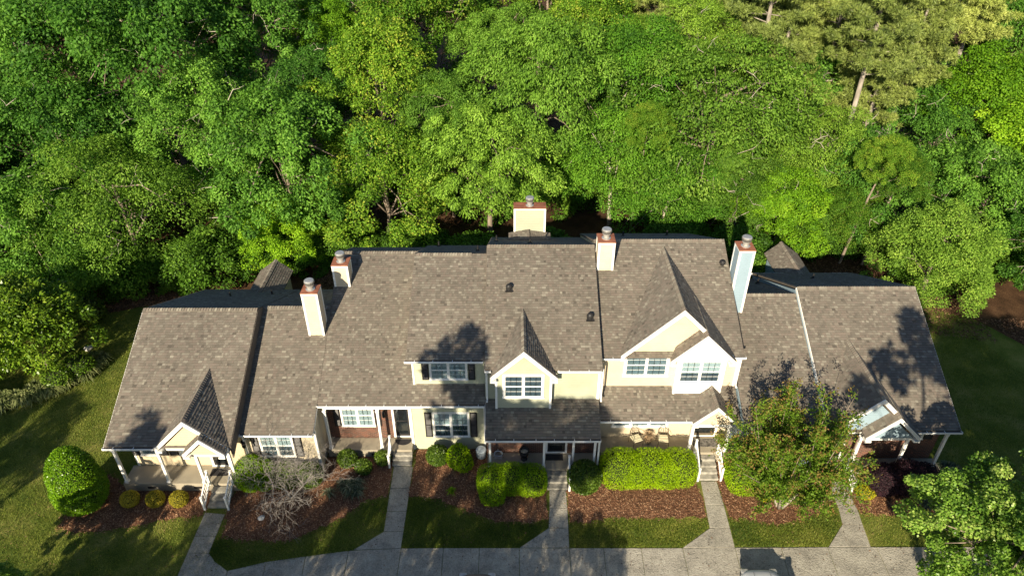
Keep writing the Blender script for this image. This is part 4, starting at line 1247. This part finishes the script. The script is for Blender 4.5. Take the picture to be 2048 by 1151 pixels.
NM = {'oak': 'oak_tree', 'elm': 'elm_tree', 'lime': 'lime_tree', 'tip': 'oak_tree', 'ash': 'ash_tree', 'beech': 'beech_tree', 'dog': 'dogwood_tree'}
for kind, x, y, zc, R, lab in WOOD:
    tree(NM[kind], kind, x, y, zc, R, lab, bark='palebark' if kind in ('beech', 'lime') else 'bark', lim=22 if kind == 'oak' else 14)

# pines: bare trunks with needle tufts on whorled boughs
def pine_mesh(seed, H=19.0, first=.40):
    g = np.random.default_rng(seed)
    b = B(); lean = Vector((g.uniform(-.6, .6), g.uniform(-.4, .4), 0))
    at = lambda z: lean * (z / H) ** 1.5 + Vector((0, 0, z))
    b.tube([at(z) for z in np.linspace(-.1, H, 9)], [.27 * (1 - .72 * k / 8) + .015 for k in range(9)], 8)
    tips = []
    z = H * first
    while z < H - .2:
        ln = (1.0 + 2.6 * math.sin(min(1, (H - z) / (H * .45)) * 1.6)) * g.uniform(.7, 1.1)
        for k in range(g.integers(2, 5)):
            a = g.uniform(0, 6.28)
            s = at(z); d = Vector((math.cos(a), math.sin(a), g.uniform(.0, .3)))
            e = s + d * ln; m_ = s.lerp(e, .55) + Vector((0, 0, -.12))
            b.tube([s, m_, e], [.05, .03, .01], 4)
            for q in range(int(8 + ln * 7)):
                f = g.uniform(.45, 1.08)
                tips.append(np.array(s + (e - s) * f) + g.normal(0, .38, 3) * np.array([1, 1, .55]))
        z += g.uniform(.38, .75)
    tips = np.array(tips)
    nt, per = len(tips), 46
    ci = np.repeat(np.arange(nt), per)
    d = unit(g.normal(size=(nt * per, 3)) + np.array([0, 0, .35]))
    V, Q = leaves(tips[ci] + d * .03, unit(g.normal(size=(nt * per, 3))), d, g.uniform(.25, .48, nt * per), np.full(nt * per, .045), 0)
    t = np.clip(g.normal(.5, .2, nt)[ci] + g.normal(0, .1, nt * per), 0, 1)
    return b.mesh('trunk', M['pinebark'], True), np_mesh('crown', V, Q, t, M['pine'])
PINES = [pine_mesh(s) for s in (5, 6, 7)]
TALL = pine_mesh(8, 24.0, .50)
PL = [(20.2, 57.0, .95, 'pine with a thick bare trunk, leftmost in the upper right'), (27.4, 54.5, .93, 'tall leaning pine with a long pale trunk, upper right'),
      (27.0, 60.5, .95, 'pine just behind the tall leaning pine'), (40.4, 64, 1.0, 'pine with thick dark trunk near the upper right corner'),
      (32.2, 66, 1.0, 'pine standing high at the top edge'), (24.6, 66, 1.0, 'pine behind the gap between two trunks'),
      (33.2, 59, .9, 'bushy pine right of the tall leaning pine'), (17.5, 68, .98, 'far pine at the top edge left of the others'),
      (40.0, 73, 1.05, 'far pine in the upper right corner'), (14.0, 75, 1.0, 'farthest pine behind the fine leaved tree'), (48, 70, 1.0, 'pine at the right border of the wood'),
      (22.8, 60, .9, 'bushy pine between the two nearest pine trunks'), (29.8, 56.5, .82, 'shorter pine in front of the far pines'), (36.6, 68, 1.0, 'slim pine before the upper right corner'),
      (30.5, 73, 1.05, 'far slim pine at the top edge'), (21, 72, 1.02, 'far pine with a thin crown at the top edge')]
for k, (x, y, s, lab) in enumerate(PL):
    tm, cm = TALL if k in (0, 1, 3) else PINES[k % 3]
    r = thing('pine_tree', lab, 'tree', (x, y, 0), 'pines at the upper right')
    for nm, me in (('trunk', tm), ('crown', cm)):
        o = bpy.data.objects.new(nm, me); COL.objects.link(o); o.parent = r
    r.scale = (s, s, s); r.rotation_euler = (0, 0, k * 2.1)

# bare young trunks at the right wood edge
for k, (x, y, h, lx, lab) in enumerate([(24.6, 44.6, 8, 1.3, 'thin bare leaning trunk behind the right rear wing'), (26.2, 44.4, 7, .9, 'second thin bare trunk to the right of the leaning one'), (9.3, 48.3, 9, .6, 'slim pale trunk behind the peach house roof')]):
    r = thing('young_tree', lab, 'tree', (x, y, 0), 'thin young trunks at the wood edge')
    b = B(); b.tube([(0, 0, -.1), (lx * .25, 0, h * .35), (lx * .6, .2, h * .7), (lx, .3, h)], [.10, .085, .065, .03], 7)
    for q in range(7):
        f = random.uniform(.45, .95); a = random.uniform(0, 6.28); p = Vector((lx * f, .2 * f, h * f))
        b.tube([p, p + Vector((math.cos(a) * .7, math.sin(a) * .7, .5)), p + Vector((math.cos(a) * 1.3, math.sin(a) * 1.3, 1.0))], [.022, .016, .006], 4)
    o = b.obj('trunk', M['bark']); o.parent = r
    me, C, u = proto('tip')[0]
    c = bpy.data.objects.new('crown', me); COL.objects.link(c); c.parent = r; c.location = (lx, .3, h); c.scale = (.4, .4, .38)

# understory bushes that close the wood's edge
g = np.random.default_rng(9)
US = []
for x in np.arange(-46, 46, 3.4):
    yb = 42.8 if abs(x) < 21 else 41.0
    if 19 < x < 28: yb = 46.5
    if -14.5 < x < -8: yb = 45.5
    if x > 28: yb = 43
    US.append((x + g.uniform(-1, 1), yb + g.uniform(-.8, 1.2), g.uniform(1.6, 2.6)))
for x in np.arange(-50, 54, 6.0):
    US.append((x + g.uniform(-2, 2), 53 + g.uniform(-2, 3), g.uniform(2.2, 3.4)))
for x, y, R in US:
    me, C, u = proto('bush')[int(g.integers(2))]
    r = thing('bush', 'dark leafy bush at the foot of the wood behind the houses', 'bush', (x, y, 0), 'understory bushes along the wood')
    o = bpy.data.objects.new('crown', me); COL.objects.link(o); o.parent = r
    o.location = (0, 0, R * .6); s = R / 5; o.scale = (s, s, s * g.uniform(.8, 1.2)); o.rotation_euler = (0, 0, g.uniform(0, 6))

# ------------------------------------------------------------------ hedges and shrubs near the houses
def shrub_mesh(name, m, seed, blobs, n, leaf, aspect=.6, droop=.1, rough=.08, up=.3, flat=0):
    """leaves over the joint surface of several ellipsoids (cx,cy,cz,rx,ry,rz); inner ones dropped"""
    g = np.random.default_rng(seed)
    Bl = np.array(blobs, float)
    area = Bl[:, 3] * Bl[:, 4] + Bl[:, 4] * Bl[:, 5] + Bl[:, 3] * Bl[:, 5]
    k = g.choice(len(Bl), n, p=area / area.sum())
    d = unit(g.normal(size=(n, 3)))
    if flat: # squarer shoulders, as clipped
        d = d / (np.abs(d) ** flat).sum(1, keepdims=True) ** (1 / flat)
    r = 1 - np.abs(g.normal(0, rough, n))
    P = Bl[k, :3] + d * Bl[k, 3:] * r[:, None]
    keep = P[:, 2] > 0.02
    for i in range(len(Bl)):
        q = ((P - Bl[i, :3]) / Bl[i, 3:])
        keep &= ~(((q ** 2).sum(1) < .72) & (k != i))
    P, d, kk = P[keep], d[keep], k[keep]
    n = len(P)
    nr = unit(np.sign(d) * np.abs(d) ** (flat - 1 if flat else 1) / Bl[kk, 3:])
    N_ = unit(nr + g.normal(size=(n, 3)) * .5 + np.array([0, 0, up]))
    D = unit(g.normal(size=(n, 3)) + nr * .6 + np.array([0, 0, -droop]))
    V, Q = leaves(P, N_, D, leaf * g.uniform(.7, 1.25, n), leaf * aspect * g.uniform(.7, 1.2, n))
    # soft patches of older and newer growth
    ph = np.sin(P[:, 0] * 3.1 + seed) * np.cos(P[:, 1] * 3.7) + np.sin(P[:, 2] * 4.3 + P[:, 0])
    t = np.clip(g.normal(.5, .18, n) + ph * .07, 0, 1)
    return np_mesh(name, V, Q, t, m)

def core(b_list, m, parent, sc=.86):
    """solid dark core of a shrub, plain ellipsoids instead of branches"""
    b = bmesh.new()
    for cx, cy, cz, rx, ry, rz in b_list:
        mm = Matrix.Translation((cx, cy, cz)) @ Matrix.Diagonal((rx * sc, ry * sc, rz * sc, 1))
        bmesh.ops.create_icosphere(b, subdivisions=3, radius=1, matrix=mm)
    me = bpy.data.meshes.new('branches'); b.to_mesh(me); b.free(); me.materials.append(m)
    return link('branches', me, parent)
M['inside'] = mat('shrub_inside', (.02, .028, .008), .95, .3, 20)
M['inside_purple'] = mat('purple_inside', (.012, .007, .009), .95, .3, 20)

def shrub(name, label, cat, m, seed, blobs, n, leaf, group=None, inside='inside', sc=.86, **kw):
    c = blobs[0]
    r = thing(name, label, cat, (c[0], c[1], 0), group)
    link('foliage', shrub_mesh('foliage', M[m], seed, blobs, n, leaf, **kw), r)
    core(blobs, M[inside], r, sc)
    return r

shrub('shrub', 'large clipped egg shaped holly left of the left end porch', 'shrub', 'holly', 1, [(-20.8, 22.45, 1.8, 1.1, 1.1, 1.95), (-20.8, 22.45, 1.15, 1.25, 1.2, 1.35)], 34000, .08, droop=.1)
for k, (x, lab, mm) in enumerate([(-18.65, 'golden round shrub, leftmost and yellowest of the three', 'gold'), (-17.4, 'golden round shrub in the middle of the three', 'gold'), (-16.25, 'golden green round shrub nearest the left steps', 'gold')]):
    shrub('shrub', lab, 'shrub', mm, 3 + k, [(x, 22.5, .34, .44, .42, .40)], 3600, .055, 'three golden shrubs in the mulch')
shrub('hedge', 'rounded bright clipped bush right of the left end steps', 'hedge', 'hedge', 7, [(-13.0, 23.7, .8, .85, .9, .95), (-12.3, 23.65, .7, .6, .75, .8)], 15000, .065)
shrub('shrub', 'right part of the hedge behind the bare tree, shade put into its dark leaves', 'shrub', 'boxdark', 18, [(-11.3, 23.75, .6, .85, .7, .7), (-10.2, 23.8, .55, .75, .65, .65)], 9000, .085, rough=.14)  # shade on this half of the hedge is given by darker leaf colour
shrub('hedge', 'clipped L shaped hedge in front of the brick centre porch', 'hedge', 'hedge', 8, [(-1.0, 23.4, .62, .75, .8, .72), (-.95, 22.85, .5, .65, .7, .6), (.0, 23.5, .62, .85, .75, .72), (.95, 23.45, .6, .8, .78, .7)], 26000, .06, flat=3.0)
shrub('hedge', 'long bright hedge of three rounded lobes by the peach porch', 'hedge', 'hedge', 9, [(5.45, 24.05, .75, 1.05, .95, .95), (6.95, 24.1, .75, 1.05, .9, .92), (8.35, 24.1, .75, .95, .9, .92), (6.2, 23.95, .7, .8, .85, .8), (7.65, 23.95, .7, .8, .85, .8)], 42000, .06, flat=3.0)
shrub('hedge', 'green clipped hedge right of the peach house steps', 'hedge', 'hedge', 10, [(11.5, 23.7, .75, .85, 1.0, .9), (12.4, 23.6, .7, .8, .9, .85), (13.4, 23.8, .6, .8, .8, .75)], 22000, .065, flat=3.0)
shrub('shrub', 'dark round shrub right of the centre walkway', 'shrub', 'boxdark', 11, [(3.6, 23.5, .75, .85, .82, .85)], 9000, .10, droop=-.1, rough=.12)
shrub('shrub', 'dark rounded shrub under the yellow house window', 'shrub', 'boxdark', 12, [(-3.85, 25.15, .5, .58, .5, .58)], 4500, .10, rough=.14)
shrub('shrub', 'lighter green upright shrub under the yellow house window', 'shrub', 'hedge', 13, [(-2.75, 24.9, .65, .62, .6, .75), (-2.5, 24.75, .4, .5, .5, .5)], 5200, .10, rough=.18)
shrub('shrub', 'dark leafy shrub against the brick porch slab, left', 'shrub', 'boxdark', 14, [(-8.5, 25.0, .42, .5, .42, .5)], 2800, .11, rough=.16)
shrub('shrub', 'small dark shrub in front of the brick porch', 'shrub', 'boxdark', 15, [(-7.6, 24.5, .35, .42, .38, .42)], 2200, .10, rough=.16)
shrub('shrub', 'small green shrub beside the yellow house railing', 'shrub', 'boxdark', 16, [(-6.7, 25.1, .35, .4, .36, .42)], 2000, .10, rough=.16)
gg = thing('ornamental_grass', 'grey green arching grass clump in the shaded bed', 'plant', (-8.2, 23.4, 0))
for q in range(9): tuft('blades', gg, -8.3 + random.uniform(-.75, .75), 23.4 + random.uniform(-.55, .55), 0, 90, .6, .55, M['greygreen'], .016, .7)
gg = thing('ornamental_grass', 'single small spiky plant in the mulch left of the hedge', 'plant', (-3.0, 23.1, 0))
tuft('blades', gg, -3.0, 23.1, 0, 70, .42, .34, M['hedge'], .018, .6)
shrub('shrub', 'wide dark purple shrub before the right end porch', 'shrub', 'purple', 17, [(18.3, 23.3, .8, .95, .8, .85), (19.5, 23.4, .85, 1.0, .85, .95), (20.5, 23.5, .7, .8, .75, .75)], 20000, .085, None, 'inside_purple', rough=.14)
for k, (x, y, s, lab) in enumerate([(12.45, 22.75, .3, 'small bright yellow plant left of the crape myrtle trunk'), (14.35, 22.6, .32, 'small bright yellow plant right of the crape myrtle trunk'), (17.45, 22.95, .5, 'larger yellow green plant right of the last walkway')]):
    shrub('shrub', lab, 'plant', 'yellowflower', 20 + k, [(x, y, s * .6, s, s * .8, s * .7)], 1600 if k < 2 else 3200, .065, 'bright yellow plants', rough=.25)
gg = thing('ornamental_grass', 'grey green grass clump at the right corner of the end porch', 'plant', (22.6, 24.1, 0))
for q in range(7): tuft('blades', gg, 22.5 + random.uniform(-.5, .6), 24.1 + random.uniform(-.6, .5), 0, 90, .75, .6, M['greygreen'], .018, .7)
gg = thing('ornamental_grass', 'grey green grass clump under the big maple', 'plant', (20.4, 22.4, 0))
for q in range(5): tuft('blades', gg, 20.4 + random.uniform(-.6, .6), 22.2 + random.uniform(-.4, .4), 0, 90, .7, .55, M['greygreen'], .018, .7)

# grass border and magnolia at the left
gg = thing('ornamental_grass', 'long border of grey green strap leaved grass round the magnolia', 'plant', (-26.5, 30.5, 0))
LB = [(-24.9, 32.9), (-25.1, 31.9), (-25.6, 31.0), (-26.2, 30.2), (-27, 29.5), (-27.9, 29.0), (-28.9, 28.7), (-30, 28.5), (-31.2, 28.4)]
for a, b_ in zip(LB, LB[1:]):
    for q in range(11):
        f = random.random()
        tuft('blades', gg, a[0] + (b_[0] - a[0]) * f + random.uniform(-1.0, .1), a[1] + (b_[1] - a[1]) * f + random.uniform(-.1, 1.1), 0, 80, .8, .7, M['strap'], .024, .75)
PROTO['magnolia'] = [crown_mesh('crown', M['magnolia'], 91, 5, 170, 120, .34, .5, (.6, 1.2), .9, .1, (.9, .9), 'dome', .3)]
tree('magnolia_tree', 'magnolia', -28.3, 32.6, 2.9, 3.3, 'yellow green magnolia shrub at the left edge of the lawn', None, lim=12)
tree('magnolia_tree', 'magnolia', -31.4, 32.0, 2.8, 3.2, 'second magnolia shrub cut by the left edge', None, lim=10)
shrub('shrub', 'low light green shrub at the tip of the grass border', 'shrub', 'magnolia', 31, [(-25.9, 32.0, .7, .95, .85, .8), (-26.6, 31.0, .6, .9, .8, .7)], 7000, .12, rough=.2)
shrub('shrub', 'dark bush on the left lawn edge under the drooping tree', 'shrub', 'boxdark', 32, [(-30.5, 36.6, 1.2, 1.6, 1.2, 1.3), (-28, 37.2, 1.0, 1.2, 1.0, 1.1)], 7000, .18, rough=.2)

# crape myrtle: several pale stems fanning up, upright sprays with red-tinted tips
def crape(x, y):
    r = thing('crape_myrtle', 'multi stemmed crape myrtle with red tipped sprays before the right house', 'tree', (x, y, 0))
    g = np.random.default_rng(77)
    b, br = B(), B(); P, D, T = [], [], []
    for s in range(5):
        a = s * 1.256 + .4; d = Vector((math.cos(a), math.sin(a), 0))
        p0 = Vector((x, y, 0)) + d * .12; p1 = p0 + d * .35 + Vector((0, 0, 1.1)); p2 = p1 + d * .6 + Vector((0, 0, 1.2))
        b.tube([p0, p1, p2], [.085, .075, .06], 8)
        for k in range(17):
            aa = a + g.normal(0, .75); dd = Vector((math.cos(aa), math.sin(aa), 0))
            st = p1.lerp(p2, g.uniform(0, 1)); el = g.uniform(.38, 1.45) if k < 13 else g.uniform(1.05, 1.4); ln = g.uniform(2.0, 3.1) + (1.6 * max(0, el - .6) if k < 13 else g.uniform(1.4, 2.4))
            e = st + dd * (ln * math.cos(el)) + Vector((0, 0, ln * math.sin(el)))
            m_ = st.lerp(e, .5) + dd * .15
            br.tube([st, m_, e], [.03, .02, .006], 5)
            for q in range(13):
                f = g.uniform(.25, 1.0); c = st.lerp(e, f); L_ = g.uniform(.35, .95)
                sd = (dd * g.uniform(-.3, 1) + Vector(g.normal(0, .55, 3)) + Vector((0, 0, .7))).normalized()
                nl = 42
                fr = g.uniform(0, 1, nl)
                P.append(np.array(c) + np.outer(fr * L_, np.array(sd)) + g.normal(0, .09, (nl, 3)))
                D.append(np.array(sd) * .4 + g.normal(0, .8, (nl, 3)))
                T.append(np.clip(.40 + .58 * fr ** 2 * (f > .72) + g.normal(0, .15, nl), 0, 1))
    P, D, T = np.concatenate(P), np.concatenate(D), np.concatenate(T)
    n = len(P)
    V, Q = leaves(P, unit(g.normal(size=(n, 3)) * .8 + np.array([0, 0, .8])), D, g.uniform(.09, .15, n), g.uniform(.05, .085, n))
    link('crown', np_mesh('crown', V, Q, T, M['crape']), r)
    b.obj('trunk', M['palebark'], r, True); br.obj('branches', M['bark'], r, True)
crape(13.05, 22.3)

# bare tree: grey forking twigs
def bare(x, y):
    r = thing('bare_tree', 'leafless small tree with a dome of fine grey twigs', 'tree', (x, y, 0))
    g = np.random.default_rng(5); tk, tw = B(), B()
    def grow(p, d, ln, rad, lev):
        q = p + d * ln
        if q.z < .25: return
        mid = p.lerp(q, .5) + Vector(g.normal(0, .05 * ln, 3))
        (tk if lev < 2 else tw).tube([p, mid, q], [rad, rad * .85, rad * .65], 5 if lev < 3 else 3, .5, lev < 2)
        if lev >= 7: return
        for k in range(2 if lev not in (0, 3) else (5 if lev == 0 else 3)):
            nd = (d + Vector(g.normal(0, .55 if lev else .75, 3)) + Vector((0, 0, .10 if lev < 3 else -.12)))
            if g.random() < .96: grow(q if k == 0 or lev == 0 else p.lerp(q, g.uniform(.4, .95)), nd.normalized(), ln * g.uniform(.66, .92), max(.0036, rad * .56), lev + 1)
        if lev in (2, 3, 4):
            nd = (d + Vector(g.normal(0, .8, 3))).normalized(); grow(mid, nd, ln * .6, max(.0036, rad * .4), lev + 2)
    for s in range(4):
        a = s * 1.6
        grow(Vector((x + .06 * math.cos(a), y + .06 * math.sin(a), 0)), Vector((math.cos(a) * .75, math.sin(a) * .6, 1)).normalized(), 1.12, .030, 0)
    tk.obj('trunk', M['twig'], r); tw.obj('branches', M['twig'], r)
bare(-10.9, 22.9)

# near maple, lower right, and the sprig at the lower left
tree('maple_tree', 'maple', 19.7, 16.5, 4.1, 3.8, 'bright leaved maple in the lower right corner', None, 'bark', 26)
tree('maple_tree', 'maple', -21.2, 15.6, 2.6, 2.0, 'maple sapling just inside the lower left corner', None, 'bark', 8)

# trees across the parking lot and beside the houses; out of the picture, they shade the lawns as in it
SHADE = [
 ('oak', -17.4, 5.2, 5.6, 3.6), ('oak', -12.4, 5.0, 6.0, 3.6), ('oak', -7.2, 5.5, 5.4, 3.4), ('oak', -1.9, 5.6, 4.2, 3.0),
 ('oak', -6.6, 5.0, 10.8, 2.8), ('oak', -3.5, 5.2, 10.5, 2.7), ('sparse', -9.8, 4.7, 15.0, 2.1), ('sparse', -8.9, 5.0, 12.6, 2.3),
 ('sparse', -24.0, 5.0, 10.6, 1.6), ('oak', -22.6, 5.2, 4.2, 2.7), ('sparse', 14.0, 5.5, 14.3, 2.7), ('oak', 23.5, 6.0, 8.0, 4.2), ('oak', 19.6, 3.5, 9.0, 3.6), ('oak', 18.0, -1.0, 14.0, 4.2), ('oak', 25.5, -1.0, 12.5, 4.6), ('oak', -32.5, 12.0, 4.6, 3.9),
 ('oak', -35.5, 16, 4, 3.6), ('oak', 31.5, 8.0, 8, 4.6), ('oak', 26.5, 16.0, 6, 3.8),
]
for kind, x, y, zc, R in SHADE:
    tree('street_tree', kind, x, y, zc, R, 'leafy shade tree standing outside the view near the parking lot', 'shade trees round the parking lot', 'bark', 8)

# ------------------------------------------------------------------ loose cover: mulch chips, litter, grass blades
def scatter(poly, n, g):
    xs = [p[0] for p in poly]; ys = [p[1] for p in poly]
    px, py = g.uniform(min(xs), max(xs), n), g.uniform(min(ys), max(ys), n)
    k = in_poly(px, py, poly)
    return px[k], py[k]
g = np.random.default_rng(21)
for poly, (lab, _) in zip(WB, BEDS):
    px, py = scatter(poly, 16000, g)
    ed = np.array(poly); k = g.integers(0, len(ed), 900); f = g.random((900, 1))
    sp = ed[k] + (ed[(k + 1) % len(ed)] - ed[k]) * f + g.normal(0, .09, (900, 2))
    px, py = np.concatenate([px, sp[:, 0]]), np.concatenate([py, sp[:, 1]])
    n = len(px)
    a = g.uniform(0, 6.28, n)
    D = np.stack([np.cos(a), np.sin(a), g.normal(0, .25, n)], 1)
    V, Q = leaves(np.stack([px, py, g.uniform(.012, .05, n)], 1), unit(np.stack([g.normal(0, .4, n), g.normal(0, .4, n), np.ones(n)], 1)), D, g.uniform(.05, .13, n), g.uniform(.02, .045, n), 0)
    o = link('mulch_chips', np_mesh('mulch_chips', V, Q, g.uniform(0, 1, n), M['chips']))
    tag(o, 'loose bark chips lying on the ' + lab.split(' mulch')[0] + ' mulch bed', 'mulch', None, 'stuff')

LITTER = [(-14.2, 37.5), (-8.5, 37.5), (-8, 48), (-15, 48)], [(19.5, 38), (31, 35), (33.5, 48), (19.5, 48)], [(-30, 37.5), (-22, 40), (-22, 42), (-31, 40)], [(31.5, 37.5), (35, 29), (42, 26), (42, 38)]
P_ = []
for poly in LITTER:
    px, py = scatter(poly, 14000, g); P_.append(np.stack([px, py], 1))
P_ = np.concatenate(P_); n = len(P_); a = g.uniform(0, 6.28, n)
V, Q = leaves(np.column_stack([P_, g.uniform(.01, .05, n)]), unit(np.stack([g.normal(0, .4, n), g.normal(0, .4, n), np.ones(n)], 1)), np.stack([np.cos(a), np.sin(a), np.zeros(n)], 1), g.uniform(.08, .2, n), g.uniform(.05, .11, n), .2)
tag(link('leaf_litter', np_mesh('leaf_litter', V, Q, g.uniform(0, 1, n), M['litter'])), 'dry brown leaves on the ground at the wood edge', 'leaves', None, 'stuff')

px, py = scatter([(-24, 17.2), (22, 17.2), (22, 23.6), (-24, 23.6)], 900, g); n = len(px); a = g.uniform(0, 6.28, n)
V, Q = leaves(np.stack([px, py, g.uniform(.045, .06, n)], 1), unit(np.stack([g.normal(0, .3, n), g.normal(0, .3, n), np.ones(n)], 1)), np.stack([np.cos(a), np.sin(a), np.zeros(n)], 1), g.uniform(.05, .10, n), g.uniform(.03, .06, n), .2)
tag(link('fallen_leaves', np_mesh('fallen_leaves', V, Q, g.uniform(0, 1, n), M['litter'])), 'scattered brown leaves on the front paths and grass', 'leaves', None, 'stuff')

LAWN = [[(-34, 18), (-12.8, 18), (-13.9, 21.8), (-19.3, 24.4), (-19.4, 39), (-31, 38), (-34, 30)], [(-13.9, 19.6), (-12.7, 18.8), (-7.3, 19.8), (-6, 21), (-6, 23.2), (-10, 21), (-13.7, 21)],
        [(-5.1, 19.95), (.35, 20), (1.75, 21.1), (1.75, 21.8), (-5.1, 23)], [(2.65, 20), (7.9, 20), (9.35, 21.1), (9.35, 21.8), (2.7, 21.8)], [(10.3, 20), (14.6, 20.05), (15.7, 21.3), (15.8, 22.8), (10.35, 21.8)],
        [(16.6, 20.05), (24, 20), (33, 22), (30, 36), (22, 38), (21.9, 24), (19.6, 21.6), (16.8, 22)]]
P_ = []
for poly, n in zip(LAWN, (190000, 42000, 36000, 26000, 26000, 90000)):
    px, py = scatter(poly, n, g)
    k = np.ones(len(px), bool)
    for q in WB: k &= ~in_poly(px, py, q)
    P_.append(np.stack([px[k], py[k]], 1))
P_ = np.concatenate(P_); n = len(P_)
a = g.uniform(0, 6.28, n); h = g.uniform(.04, .10, n); ln_ = g.uniform(.01, .06, n)
bx = np.column_stack([P_, np.zeros(n)])
sd = np.stack([np.cos(a), np.sin(a), np.zeros(n)], 1) * .012
tp = bx + np.stack([-np.sin(a) * ln_, np.cos(a) * ln_, h], 1)
V = np.stack([bx - sd, bx + sd, tp], 1).reshape(-1, 3)
pat = np.sin(P_[:, 0] * .9 + np.sin(P_[:, 1] * 1.3) * 1.5) * np.sin(P_[:, 1] * .8 + P_[:, 0] * .35) + .6 * np.sin(P_[:, 0] * 2.7 + 1) * np.sin(P_[:, 1] * 3.1)
tag(link('grass', np_mesh('grass', V, np.arange(3 * n).reshape(-1, 3), np.clip(.42 + .2 * pat + g.normal(0, .2, n), 0, 1), M['blade'])), 'short uneven grass blades covering the lawns', 'grass', None, 'stuff')
